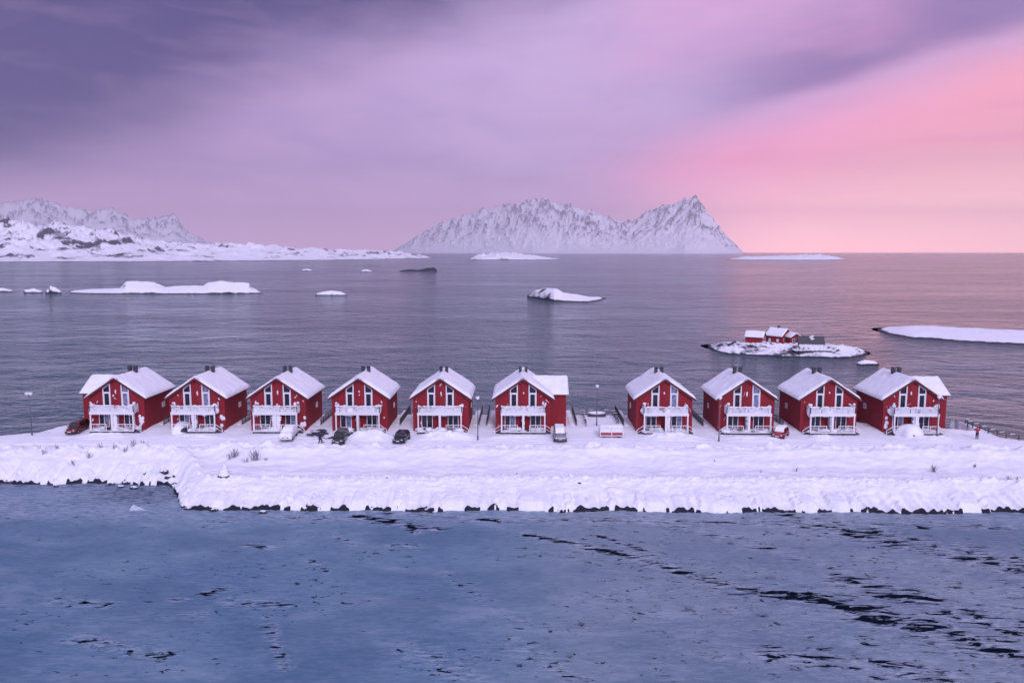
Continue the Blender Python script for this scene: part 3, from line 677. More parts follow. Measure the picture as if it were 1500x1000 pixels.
def house(i, hx, label):
    rnd = random.Random(100 + i)
    side = -1 if i < 6 else 1       # which side wall faces away from the camera axis
    h = empty('red_house', (hx, YF, 0)); tag(h, label, 'house', 'red wooden houses in a row')
    D = 9.3; WX = 4.15; zt = roof_z(WX) - .16
    MB().prism_y([(-WX, -.4), (WX, -.4), (WX, zt), (0, RZ - .16), (-WX, zt)], 0, D).build('wall', M['red_wall'], h)
    # roof slab
    r = MB()
    for s in (-1, 1):
        pts = [(0, RZ - .16), (s * EX, roof_z(EX) - .16), (s * EX, roof_z(EX)), (0, RZ)]
        if s < 0: pts = pts[::-1]
        r.prism_y(pts, -.45, D + .45)
    ro = r.build('roof', M['dark_red'], h)
    sn = MB(); roof_snow(sn, -EX - .05, EX + .05, -.48, D + .5, RZ, SL, rnd.uniform(.26, .40), i * 7.1); sn.build('roof_snow', M['snow_soft'], ro)
    # bargeboards
    bb = MB()
    for s in (-1, 1):
        pts = [(0, RZ - .34), (s * EX, roof_z(EX) - .34), (s * EX, roof_z(EX) - .03), (0, RZ - .03)]
        bb.prism_y(pts[::-1] if s < 0 else pts, -.50, -.452)
    bb.build('bargeboard', M['dark_red'], ro)
    for s in (-1, 1):
        c = MB(); x, y = s * .44, 5.3; zb = roof_z(x) - .3; zt_ = RZ + .92
        c.box(x - .22, x + .22, y - .3, y + .3, zb, zt_ - .38)
        for a in (-.17, .17):
            for b_ in (-.25, .25): c.box(x + a - .05, x + a + .05, y + b_ - .05, y + b_ + .05, zt_ - .38, zt_ - .06)
        c.box(x - .09, x + .09, y - .16, y + .16, zt_ - .38, zt_ - .1)
        c.box(x - .25, x + .25, y - .33, y + .33, zt_ - .06, zt_)
        co = c.build('chimney', M['dark_metal'], ro)
        pass
    cur = [(0, 1), (0, 1), (0, 0), (0, 0), (0, 0), (0, 0), (0, 1), (0, 1), (0, 0), (0, 0)][i]
    trap_window(h, -1, rnd, cur[0]); trap_window(h, 1, rnd, cur[1])
    # ground-floor sliding doors
    for s in (-1, 1):
        x0, x1 = (-2.75, -1.15) if s < 0 else (1.05, 2.65)
        if i in (4, 3) and s < 0: x0, x1 = -2.9, -1.2
        f = MB(); ring([(x0, .5), (x1, .5), (x1, 2.75), (x0, 2.75)], [(x0 + .09, .6), (x1 - .09, .6), (x1 - .09, 2.66), (x0 + .09, 2.66)], -.08, .02, f)
        mid = (x0 + x1) / 2; f.box(mid - .05, mid + .05, -.075, .02, .6, 2.66)
        fo = f.build('sliding_door', M['white_paint'] if (i + (s > 0)) % 3 == 0 else M['frost_rail'], h)
        p_ = MB(); p_.add([(x0 + .09, -.02, .6), (mid, -.02, .6), (mid, -.02, 2.66), (x0 + .09, -.02, 2.66)], [(0, 1, 2, 3)]); p_.build('pane', M['glass'], fo)
        p_ = MB(); p_.add([(mid, -.02, .6), (x1 - .09, -.02, .6), (x1 - .09, -.02, 2.66), (mid, -.02, 2.66)], [(0, 1, 2, 3)]); p_.build('pane', M['curtain_glass'] if rnd.random() < .5 else M['glass'], fo)
    # side windows
    for s in (-1, 1):
        x = s * (WX + .0)
        f = MB(); y0, y1, z0, z1 = 5.6, 6.5, 2.4, 3.2
        for (a, b_, c_, d_) in [(y0, y1, z0, z0 + .12), (y0, y1, z1 - .12, z1), (y0, y0 + .12, z0 + .12, z1 - .12), (y1 - .12, y1, z0 + .12, z1 - .12), ((y0 + y1) / 2 - .04, (y0 + y1) / 2 + .04, z0 + .12, z1 - .12)]:
            f.box(min(x, x + s * .07), max(x, x + s * .07), a, b_, c_, d_)
        fo = f.build('side_window', M['white_paint'], h)
        p_ = MB(); p_.add([(x + s * .02, y0 + .12, z0 + .12), (x + s * .02, y1 - .12, z0 + .12), (x + s * .02, y1 - .12, z1 - .12), (x + s * .02, y0 + .12, z1 - .12)], [(0, 1, 2, 3)]); p_.build('pane', M['glass'], fo)
    # balcony
    BX, BY = 3.25, -1.55; zf = 3.02
    bal = MB(); bal.box(-BX, BX, BY, -.005, zf - .14, zf); bo = bal.build('balcony', M['frost_rail'], h)
    be = MB(); be.box(-BX - .06, BX + .06, BY - .09, BY - .005, zf - .28, zf + .12); be.build('beam', M['white_paint'], bo)
    half = i in (3, 4)             # left half's front board is bare on two houses
    rl = MB()
    for (p_, q_) in [((-BX, BY, zf), (BX, BY, zf)), ((-BX, BY, zf), (-BX, -.1, zf)), ((BX, BY, zf), (BX, -.1, zf))]:
        rail(rl, p_, q_, 1.02, 7 if p_[1] == q_[1] else 3, (1.02, .16))
    nsl = 60
    for k in range(nsl + 1):
        x = -BX + 2 * BX * k / nsl
        if rnd.random() < .97: rl.box(x - .016, x + .016, BY - .02, BY + .02, zf + .15, zf + 1.0)
    for s in (-1, 1):
        for k in range(13):
            y = BY + k * .115; rl.box(s * BX - .02, s * BX + .02, y - .014, y + .014, zf + .15, zf + 1.0)
    rl.build('railing', M['white_paint'], bo)
    # snow packed against the balcony slats
    sp_ = MB(); x = -BX
    while x < BX:
        wd = rnd.uniform(.25, .9); top = rnd.uniform(.45, 1.0); x1 = min(BX, x + wd)
        if rnd.random() < (.9 if not (half and x < 0) else .55):
            sp_.box(x + .01, x1 - .01, BY + .025, BY + .16, zf + .1, zf + top)
        x = x1 + rnd.choice([0, 0, .05, .25])
    sp_.build('packed_snow', M['frost_rail'], bo)
    # loose snow on the balcony and its rail
    sb = MB()
    for k in range(15):
        sb.blob((rnd.uniform(-BX + .3, BX - .3), rnd.uniform(BY + .3, -.3), zf + .22), (rnd.uniform(.4, .8), rnd.uniform(.25, .5), rnd.uniform(.3, .85)), 9, 6, .22, rnd)
    for k in range(16):
        x = -BX + 2 * BX * (k + .5) / 16
        if rnd.random() < .75: sb.blob((x, BY, zf + 1.06), (.26, .09, rnd.uniform(.05, .12)), 8, 5, .1, rnd)
    for s in (-1, 1):
        if rnd.random() < .85:
            yy_ = rnd.uniform(BY + .2, -.5)
            for q_ in range(4): sb.blob((s * (BX - rnd.uniform(-.1, .5)), yy_ + rnd.uniform(-.2, .2), zf + rnd.uniform(.9, 1.45)), (rnd.uniform(.1, .3), .25, rnd.uniform(.08, .25)), 8, 5, .3, rnd)
    sb.build('snow', M['snow_soft'], bo)
    for x in (-BX + .08, .02, BX - .08):
        pm_ = MB(); w2 = .09 if abs(x) > .5 else .16; pm_.box(x - w2, x + w2, BY - .07, BY + .07, .1, zf - .282); pm_.build('post', M['white_paint'], h)
    # partition wall between the two flats, plastered with snow on most houses
    wp = [.85, .7, 1.25, .30, .22, .30, .62, .30, .50, .85][i]; off = [.2, 0, .1, 0, 0, 0, .35, -.1, .0, .1][i]
    pw = MB(); pw.box(off - .05, off + .05, BY + .075, -.006, .36, zf - .145); pwo = pw.build('partition', M['white_paint'], h)
    ps = MB(); n_ = 7
    for k in range(n_):
        z = .45 + k * .37; ps.blob((off + rnd.uniform(-.06, .06), BY + .28, z), (wp * rnd.uniform(.5, .66), .2, .30), 10, 6, .14, rnd)
    ps.build('snow_drift', M['snow_soft'], pwo)
    # deck
    dk = MB(); dk.box(-BX - .1, BX + .1, BY - .25, -.004, .18, .36)
    for k in range(5): x = -BX + k * BX / 2; dk.box(x - .08, x + .08, BY - .2, BY - .05, -.3, .18)
    do = dk.build('deck', M['grey_wood'], h)
    ds = MB(); ds.box(-BX - .06, BX + .06, BY - .30, BY - .252, .27, .40)
    for k in range(12):
        ds.blob((rnd.uniform(-BX, BX), rnd.uniform(BY + .1, -.4), .40), (rnd.uniform(.4, .9), rnd.uniform(.2, .5), rnd.uniform(.08, .45)), 9, 5, .2, rnd)
    ds.build('snow', M['snow_soft'], do)
    segs = [(-BX, -.85), (.95, BX)] if i not in (3, 4) else [(.95, BX)]
    for a, b_ in segs:
        lr = MB(); rail(lr, (a, BY - .1, .36), (b_, BY - .1, .36), .95, 3, (.95, .12), .045, .04)
        n_ = int((b_ - a) / .22)
        for k in range(1, n_): x = a + (b_ - a) * k / n_; lr.box(x - .014, x + .014, BY - .115, BY - .085, .48, 1.3)
        lr.build('railing', M['white_paint'], do)
    for s in (-1, 1):
        if (i in (0, 1, 2, 3, 4) and s < 0): continue
        st = MB()
        for k in range(2): st.box(min(s * (BX + .1 + .35 * k), s * (BX + .45 + .35 * k)), max(s * (BX + .1 + .35 * k), s * (BX + .45 + .35 * k)), BY + .1, -.4, -.2, .26 - .13 * k)
        so_ = st.build('steps', M['grey_wood'], do)
        hr_ = MB(); hr_.plank((s * (BX + .02), BY, 1.28), (s * (BX + 1.0), BY, .62), .09, .09); hr_.plank((s * (BX + 1.0), BY, .62), (s * (BX + 1.0), BY, -.1), .08, .08)
        hr_.plank((s * (BX + .02), BY, .75), (s * (BX + .98), BY, .2), .06, .06)
        hr_.build('handrail', M['white_paint'], so_)
    # snow blown on to the red boards
    pt = MB()
    for k in range([9, 7, 8, 7, 9, 7, 5, 5, 5, 7][i]):
        x = rnd.choice([-1, 1]) * rnd.uniform(2.3, WX - .2) if rnd.random() < .75 else rnd.uniform(-.6, .6)
        z = rnd.uniform(3.4, roof_z(x) - .6) if rnd.random() < .6 else rnd.uniform(.4, 2.6); sz = rnd.choice([.05, .07, .09, .13])
        dx, dz = rnd.uniform(-.1, .1), rnd.uniform(-.2, .2)
        for q_ in range(rnd.randint(1, 5)):
            pt.blob((x + dx * q_ + rnd.uniform(-.04, .04), -.01, z + dz * q_), (sz * rnd.uniform(.5, 1.1), .03, sz * rnd.uniform(.5, 1.3)), 7, 5, .4, rnd)
    for k in range(8):   # plastered corner under the balcony
        s = 1 if i < 6 else -1
        pt.blob((s * rnd.uniform(3.35, 3.95), -.01, rnd.uniform(.4, 2.2)), (.22, .05, .3), 8, 5, .3, rnd) if i in (0, 1, 2, 9) else None
    pt.blob((rnd.uniform(-.25, .25), -.03, rnd.uniform(5.6, 6.0)), (.12, .12, rnd.uniform(.12, .4)), 8, 5, .3, rnd)
    pt.build('snow_patches', M['snow_soft'], h)
    # lamps or cables iced between the windows
    # wing
    if i in (0, 5, 9):
        s = -1 if i == 0 else 1
        y0, y1 = 2.6, 9.1; xo = 6.55; ym = (y0 + y1) / 2; wsl = .60; wr = 7.35
        we = wr - wsl * (ym - y0 + .35)
        g = MB(); xa, xb = (s * WX, s * xo)
        prof = [(y0, -.4), (y1, -.4), (y1, wr - wsl * (y1 - ym) - .12), (ym, wr - .12), (y0, wr - wsl * (ym - y0) - .12)]
        vs = [(xa, y, z) for y, z in prof] + [(xb, y, z) for y, z in prof]; n_ = 5
        g.add(vs, [tuple(range(n_)), tuple(range(2 * n_ - 1, n_ - 1, -1))] + [(k, (k + 1) % n_, (k + 1) % n_ + n_, k + n_) for k in range(n_)])
        wgo = g.build('wing', M['red_wall'], h)
        g = MB(); xi2, xe = s * .95, s * (xo + .35)
        for (ya, yb) in ((y0 - .35, ym), (y1 + .35, ym)):
            za = wr - wsl * abs(ya - ym); xin = s * 3.4
            vs = [(xin, ya, za), (xe, ya, za), (xe, yb, wr), (xi2, yb, wr), (xin, ya, za - .14), (xe, ya, za - .14), (xe, yb, wr - .14), (xi2, yb, wr - .14)]
            g.add(vs, [(0, 1, 2, 3), (7, 6, 5, 4), (0, 4, 5, 1), (1, 5, 6, 2), (2, 6, 7, 3), (3, 7, 4, 0)])
        wro = g.build('wing_roof', M['dark_red'], wgo)
        sn = MB(); a_, b_ = sorted((s * .95, s * (xo + .38))); roof_snow(sn, y0 - .4, y1 + .4, a_, b_, wr, wsl, .28, i + 3.3, cx=ym, axis='y'); sn.build('roof_snow', M['snow_soft'], wro)
    return h

labels = ['leftmost red house, with a wing on its left and the maroon car beside it',
 'red house second from the left, snow-buried car at its left corner',
 'red house third from the left, snow-coated hatchback at its front corner',
 'red house fourth from the left, dark grey car parked before its deck',
 'red house fifth from the left, right of the black car',
 'red house with a right wing beside the open gap, silver car in front',
 'red house just right of the trailer gap, deep snow heap before its deck',
 'red house third from the right, lamp post before its left wall',
 'red house second from the right, between the red car and the last house',
 'rightmost red house, with a right wing and a snow dome before it']
for i, hx in enumerate(HX): house(i, hx, labels[i])

# ------------------------------------------------------------------ gangways behind and beside the houses
def gangway(x, side, label, y0=115.0, y1=126.0):
    g = empty('gangway', (x, y0, 0)); tag(g, label, 'gangway', 'wooden gangways beside the houses')
    L = y1 - y0; w_ = 1.25
    d_ = MB(); d_.box(0, w_, 0, L, -.05, .12)
    for k in range(5): d_.box(.05, .2, L * k / 4 - .1, L * k / 4 + .1, -3.2, -.05); d_.box(w_ - .2, w_ - .05, L * k / 4 - .1, L * k / 4 + .1, -3.2, -.05)
    d_.build('walkway', M['grey_wood'], g)
    s_ = MB()
    for k in range(14): s_.blob((w_ / 2, L * (k + .5) / 14, .16), (w_ * .5, L / 18, random.uniform(.12, .25)), 9, 5, .1)
    s_.build('snow', M['snow_soft'], g)
    xr = w_ - .06 if side > 0 else .06
    r_ = MB(); rail(r_, (xr, 0, .12), (xr, L, .12), 1.05, 8, (1.05, .55, .25), .05, .035)
    for k in range(40): y = L * k / 40; r_.box(xr - .02, xr + .02, y - .02, y + .02, .2, 1.1)
    r_.build('railing', M['grey_wood'], g)
ords = ['first', 'second', 'third', 'fourth', 'fifth', 'sixth', 'seventh', 'eighth', 'ninth', 'last']
for i in (0, 1, 2, 3, 4): gangway(HX[i] + 4.35, 1, 'dark railed wooden gangway along the right wall of the %s house from the left' % ords[i])
for i in (5, 6, 7, 8): gangway(HX[i] - 5.65, -1, 'dark railed wooden gangway along the left wall of the %s red house from the left' % ords[i])
gangway(HX[5] + 7.0, 1, 'snowy gangway at the right wing of the sixth house, edge of the open gap')

# ------------------------------------------------------------------ fences
def fence(name, pts, label, h=1.0, step=1.6, snow=True, cat='fence', mtl=None):
    x0, y0 = pts[0]; z0 = gz(x0, y0); f = empty(name, (x0, y0, z0)); tag(f, label, cat)
    L = [0]
    for a, b_ in zip(pts, pts[1:]): L.append(L[-1] + math.dist(a, b_))
    n = max(1, int(L[-1] / step)); P_ = []
    for k in range(n + 1):
        s_ = L[-1] * k / n; x = float(np.interp(s_, L, [p[0] for p in pts])); y = float(np.interp(s_, L, [p[1] for p in pts]))
        P_.append(Vector((x - x0, y - y0, gz(x, y) - z0)))
    # keep the rail level where the ground edge falls away
    for k, p_ in enumerate(P_):
        p_.z = max(p_.z, -.35)
        q = MB(); q.plank(p_ - Vector((0, 0, .3)), p_ + Vector((0, 0, h)), .12, .12); q.build('post', mtl or M['grey_wood'], f)
    r_ = MB()
    for a, b_ in zip(P_, P_[1:]):
        for zz in (h - .05, h * .5): r_.plank(a + Vector((0, 0, zz)), b_ + Vector((0, 0, zz)), .05, .10)
    r_.build('rail', mtl or M['grey_wood'], f)
    if snow:
        s_ = MB()
        for a, b_ in zip(P_, P_[1:]):
            if random.random() < .8: c_ = (a + b_) / 2; s_.blob((c_.x, c_.y, c_.z + h + .03), (.45, .07, .05), 7, 4)
        s_.build('snow', M['snow_soft'], f)
def bpt(px, py, dy=-.9):
    x, y = G(px, py); return (x, min(y, float(back_y(np.array([x]))[0]) + dy))
fence('shore_fence', [bpt(1385, 610), bpt(1402, 619), bpt(1431, 630), bpt(1465, 638), bpt(1500, 643), bpt(1560, 655)], 'dark wooden shore fence running down to the right edge behind the person in red', .75, 1.5)
fence('dock_fence', [(HX[5] + 9.8, 122.4), (HX[6] - 6.2, 122.4)], 'low fence at the sea edge of the open gap between the houses', .9, 2.0)
fence('dock_railing', [(HX[5] + 9.6, 114.6), (HX[5] + 9.6, 122.2)], 'dark railing at the left of the open gap', 1.0, 1.6)
fence('dock_railing', [(HX[6] - 6.4, 115), (HX[6] - 6.4, 122.2)], 'dark railing at the right of the open gap', 1.0, 1.6)
fence('dock_railing', [(HX[0] - 7.4, 115.), (HX[0] - 7.4, 117.5), (HX[0] - 8.6, 117.5)], 'short dark railing behind the maroon car at the left end', 1.0, 1.3)

# ------------------------------------------------------------------ lamp posts
def lamp(px, pyb, pyt, label, heads=1):
    x, y = G(px, pyb, 0); z = gz(x, y); x, y = G(px, pyb, z)
    hgt = AT(px, pyt, y)[2] - z
    l = empty('street_lamp', (x, y, z)); tag(l, label, 'street lamp', 'street lamps by the houses')
    MB().bar((0, 0, -.2), (0, 0, hgt - .25), .085, .05, 8).build('pole', M['lamp_metal'], l)
    MB().bar((0, 0, -.1), (0, 0, .7), .12, .10, 8).build('base', M['lamp_metal'], l)
    for k in range(heads):
        sx = 0 if heads == 1 else (-.32 if k else .22)
        hd = MB(); hd.bar((sx, 0, hgt - .3), (sx, 0, hgt - .05), .14, .26, 10); ho = hd.build('lamp_head', M['lamp_white'], l)
        MB().blob((sx, 0, hgt), (.30, .30, .16), 10, 6, .05).build('snow_cap', M['snow_soft'], ho)
    if heads == 2: MB().bar((-.32, 0, hgt - .3), (.22, 0, hgt - .25), .03).build('arm', M['lamp_metal'], l)
lamp(47, 637, 576, 'twin-headed lamp post alone at the far left end of the snow', 2)
lamp(700, 645, 582, 'lamp post between the fifth and sixth red houses')
lamp(874, 623, 565, 'lamp post standing in the open gap by the trailer')
lamp(1053, 646, 582, 'thin lamp post in front of the left wall of the house third from the right')
lamp(1372, 640, 581, 'lamp post in front of the wing of the last house at the right')

# ------------------------------------------------------------------ cars
def loft(mb, rings, smooth=True):
    n = len(rings[0]); vs = [v for r in rings for v in r]; fs = []
    for k in range(len(rings) - 1):
        for j in range(n): a, b_ = k * n + j, k * n + (j + 1) % n; fs.append((a, b_, b_ + n, a + n))
    fs.append(tuple(range(n - 1, -1, -1))); fs.append(tuple((len(rings) - 1) * n + j for j in range(n)))
    mb.add(vs, fs, smooth)
def car(loc, rz, paintm, label, kind='hatch', snow=0., group='cars parked before the houses', burial=0.):
    x, y = loc; z = gz(x, y) if burial == 0 else gz(x, y) - burial
    c = empty('parked_car', (x, y, z + .02), rz); tag(c, label, 'car', group)
    L = {'hatch': 4.0, 'estate': 4.7, 'suv': 4.5}[kind]; hh = {'hatch': 1.46, 'estate': 1.52, 'suv': 1.78}[kind]; k = L / 4.0; lift = .12 if kind == 'suv' else 0; W = .88 if kind != 'suv' else .92
    st = [(-2.0, .40, .60, .70), (-1.93, .28, .70, .80), (-1.7, .22, .80, .86), (-1.1, .20, .92, .99), (-.4, .20, .97, 1.), (.6, .20, .99, 1.), (1.4, .22, 1.0, .98), (1.85, .28, .98, .90), (1.98, .36, .86, .80)]
    rings = []
    for (yy, zb, zt, ww) in st:
        w_ = W * ww; zb += lift; zt = zt * (1.1 if kind == 'suv' else 1) + lift
        rings.append([(-w_ * .9, yy * k, zb), (w_ * .9, yy * k, zb), (w_, yy * k, zb + (zt - zb) * .35), (w_ * .98, yy * k, zb + (zt - zb) * .75), (w_ * .86, yy * k, zt), (-w_ * .86, yy * k, zt), (-w_ * .98, yy * k, zb + (zt - zb) * .75), (-w_, yy * k, zb + (zt - zb) * .35)])
    b_ = MB(); loft(b_, rings); bo = b_.build('body', paintm, c); md = bo.modifiers.new('s', 'SUBSURF'); md.levels = 1; md.render_levels = 2
    zb = (.93 * (1.1 if kind == 'suv' else 1)) + lift; re = {'hatch': 1.15, 'estate': 1.72, 'suv': 1.65}[kind]; rb = {'hatch': 1.72, 'estate': 1.92, 'suv': 1.9}[kind]
    f0, f1 = -1.05, -.42
    wb, wt = W * .86, W * .68
    def cab(y0, z, w_): return (w_, y0 * k, z)
    g_ = MB()
    A_ = [(-wb, f0 * k, zb), (wb, f0 * k, zb), (wb, rb * k, zb), (-wb, rb * k, zb), (-wt, f1 * k, hh - .04), (wt, f1 * k, hh - .04), (wt, re * k, hh - .04), (-wt, re * k, hh - .04)]
    g_.add(A_, [(0, 3, 2, 1), (4, 5, 6, 7), (0, 1, 5, 4), (1, 2, 6, 5), (2, 3, 7, 6), (3, 0, 4, 7)]); g_.build('windows', M['car_glass'], c)
    r_ = MB(); n_ = 7; rings = []
    for q in range(n_):
        u = q / (n_ - 1); yy = (f1 - .05 + (re + .08 - f1) * u) * k; arch = hh - .03 + .05 * math.sin(math.pi * u); w_ = wt + .015
        rings.append([(-w_, yy, arch - .04), (w_, yy, arch - .04), (w_ * .95, yy, arch + .02), (0, yy, arch + .045), (-w_ * .95, yy, arch + .02)])
    loft(r_, rings)
    for s in (-1, 1):      # pillars
        for (ya, yb) in ((f0, f1), (rb, re)): r_.bar((s * wb * 1.0, ya * k, zb), (s * wt * 1.02, yb * k, hh - .02), .045, .04, 6)
        ym = (f1 + re) / 2 + .1; r_.bar((s * wb * 1.0, ym * k, zb), (s * wt * 1.02, ym * k, hh - .02), .04, .035, 6)
    r_.build('roof', paintm, c)
    for s in (-1, 1):
        for yy in (-1.28, 1.25):
            wh = MB(); wh.bar((s * (W - .20), yy * k, .31), (s * (W + .01), yy * k, .31), .31, .31, 16); wo_ = wh.build('wheel', M['tyre'], c)
            rm = MB(); rm.bar((s * (W - .0), yy * k, .31), (s * (W + .02), yy * k, .31), .19, .18, 10); rm.build('rim', M['rim'], wo_)
        hl_ = MB(); hl_.blob((s * W * .62, -1.92 * k, .66 + lift), (.17, .07, .08), 10, 6, 0); hl_.build('headlight', M['lamp_glass'], c)
        tl = MB(); tl.blob((s * W * .70, 1.93 * k, .80 + lift), (.10, .05, .14), 8, 6, 0); tl.build('tail_light', M['tail'], c)
        mi = MB(); mi.blob((s * (W + .06), (f0 + .2) * k, zb + .06), (.10, .06, .08), 8, 5, 0); mi.build('mirror', paintm, c)
    gr = MB(); gr.box(-.42, .42, -2.03 * k, -1.93 * k, .42 + lift, .56 + lift); gr.build('grille', M['dark_metal'], c)
    pl = MB(); pl.box(-.26, .26, -2.05 * k, -2.032 * k, .44 + lift, .54 + lift); pl.build('number_plate', M['plate'], c)
    bp = MB(); bp.box(-W * .78, W * .78, -2.02 * k, -1.9 * k, .24 + lift, .36 + lift); bp.build('bumper', M['dark_metal'], c)
    if snow > 0:
        nu, nv = 25, 45; top = []
        y0, y1 = (-2.05 * k, 2.05 * k) if snow > .5 else ((f1 - .05) * k, (re + .08) * k)
        if .2 < snow <= .5: y0 = (f0 - .0) * k
        w_ = {True: W + .05, False: wt + .05}[snow > .5]
        ua = np.linspace(-w_, w_, nu); va = np.linspace(y0, y1, nv); UU, VV = np.meshgrid(ua, va)
        prof = np.interp(VV / k, [-2.05, -1.9, -1.1, f1, re, rb, 2.05], [.6 + lift, .82 + lift, zb + .03, hh, hh, zb + .1, .8 + lift])
        if snow > .5: cx = np.abs(UU) / w_; prof = prof - ss(cx, wt / w_, 1.) * np.maximum(prof - .85 - lift, 0)
        ed = np.minimum(w_ - np.abs(UU), np.minimum(VV - y0, y1 - VV)); th = (.10 + .16 * snow) * np.clip(ed / .14, 0, 1) ** .5
        sk = np.where(ed < .02, (.35 if snow > .8 else .04), 0)
        ZZ = prof + th - sk + .03 * perlin(UU * 2 + x, VV * 2)
        so2 = grid_mesh('snow_cover', UU, VV, ZZ, M['snow_soft'], parent=c)
        md = so2.modifiers.new('s', 'SOLIDIFY'); md.thickness = .05
    return c
def cg(px, py): return G(px, py, 0)
def at_front(px, py_front, half=2.):
    x, y = G(px, py_front, 0); return x, y + half
car(at_front(101, 637, 2.2), R(4), M['car_darkred'], 'maroon estate car at the left end beside the first house', 'estate')
car(at_front(417, 647.5), R(3), M['car_silver'], 'hatchback wholly coated in white snow before the third house', 'hatch', .9)
car(at_front(494, 650.5), R(2), M['car_olive'], 'dark grey car on the shovelled asphalt before the fourth house', 'estate')
car(at_front(585, 650), R(-7), M['car_black'], 'shiny black hatchback between the fourth and fifth houses')
car(at_front(821, 648.5, 2.2), R(0), M['car_silver'], 'silver off-road car with snow on its roof at the sixth house', 'suv', .3)
car(at_front(1150, 643.5), R(-32), M['car_red'], 'bright red hatchback with snow on its roof, stuck in a snow bank', 'hatch', .3, burial=.12)

def snow_dome(x, y, rx, ry, h, name, label, bits, cat='car'):
    z = gz(x, y); c = empty(name, (x, y, z)); tag(c, label, cat, 'cars buried under snow')
    th = np.linspace(0, 2 * math.pi, 49); rr = np.linspace(0, 1, 16); T, RR = np.meshgrid(th, rr)
    k = 1 + .08 * np.sin(3 * T + x) + .05 * np.sin(5 * T); X_ = rx * RR * k * np.cos(T); Y_ = ry * RR * k * np.sin(T)
    Z_ = h * (1 - RR ** 2.6) ** .75 + .05 * perlin(X_ + x, Y_) - .12
    grid_mesh('snow_cover', X_, Y_, Z_, M['snow_soft'], parent=c)
    for (bn, a, b_, mt) in bits:
        q = MB(); q.box(*a, *b_); 
        q = MB(); q.blob(a, b_, 12, 8, .04); q.build(bn, mt, c)
x, y = G(256, 637); y += 2.6
snow_dome(x, y, 1.5, 2.6, 1.55, 'buried_car', 'car hidden under a long snow heap between the first and second houses', [('body', (.75, -1.0, .45), (.75, 1.2, .4), M['car_black']), ('wheel', (1.3, -1.1, .25), (.16, .3, .3), M['tyre'])])
x, y = G(1344, 643); y += 2.2
snow_dome(x, y, 2.1, 2.0, 1.75, 'buried_car', 'car hidden under a round snow dome before the last house', [('headlight', (-.35, -1.85, .42), (.2, .12, .09), M['dark_metal'])])

# trailer in the gap
x, y = G(896, 640.5); z = gz(x, y)
tr = empty('trailer', (x, y + .9, z)); tag(tr, 'flat red trailer with a white frame, loaded with snow, in the open gap', 'trailer')
q = MB(); q.box(-1.55, 1.55, -.85, .85, .38, .78); q.build('side_boards', M['trailer_red'], tr)
q = MB()
for a in (-1.65, 0, 1.65): q.box(a - .05, a + .05, -.93, -.856, .15, 1.5); q.box(a - .05, a + .05, .856, .93, .15, 1.5)
q.box(-1.7, 1.7, -.96, -.932, .25, .37); q.box(-1.7, 1.7, -.96, -.932, .80, .9); q.box(-1.7, 1.7, -.96, -.932, 1.42, 1.5)
for sx_ in (-1.65, 1.65): q.box(sx_ - .04, sx_ + .04, -.855, .855, 1.42, 1.49); q.box(sx_ - .04, sx_ + .04, -.855, .855, .26, .36)
q.box(-1.6, 1.6, .86, .92, 1.42, 1.49)
q.build('frame', M['white_paint'], tr)
for s in (-1, 1):
    q = MB(); q.bar((s * 1.0 - .0, -.75, .28), (s * 1.0, -.55, .28), .28, .28, 14); q.build('wheel', M['tyre'], tr)
q = MB()
for k in range(9): q.blob((-1.45 + .36 * k, .1, 1.45), (.36, .95, .30), 10, 6, .08)
q.box(-1.6, 1.6, -.8, .8, .79, 1.45); q.build('snow', M['snow_soft'], tr)
# snowed-up boat on the quay
x, y = G(874, 611.5); z = gz(x, y); bt = empty('boat', (x, y, z)); tag(bt, 'small upturned boat under snow at the back of the open gap', 'boat')
q = MB(); loft(q, [[(sx, w_ * math.cos(a), .28 * hgt * math.sin(a) + .05) for a in np.linspace(0, math.pi, 9)] for sx, w_, hgt in [(-1.5, .05, .4), (-1.2, .35, 1.4), (-.4, .6, 2.0), (.6, .6, 2.0), (1.3, .45, 1.7), (1.45, .40, 1.5)]]); q.build('hull', M['grey_wood'], bt)
q = MB(); q.blob((0, 0, .60), (1.45, .62, .26), 14, 8, .06); q.build('snow', M['snow_soft'], bt)
# snow cone over the boulder on the left slope
x, y = G(327, 701, -.9); z = gz(x, y); bo_ = empty('boulder', (x, y, z)); tag(bo_, 'dark boulder under a pointed cone of snow on the left slope', 'rock')
q = MB(); q.blob((.15, 0, .1), (.75, .5, .35), 12, 7, .25); q.build('stone', M['rock'], bo_)
q = MB(); q.bar((0, .25, .0), (-.05, .8, 1.25), .70, .22, 12); q.blob((-.05, .8, 1.2), (.26, .3, .35), 10, 6, .2); q.blob((.05, .3, .6), (.6, .5, .45), 10, 6, .2); q.blob((.1, .0, .35), (.75, .5, .30), 12, 7, .12); q.build('snow', M['snow_soft'], bo_)
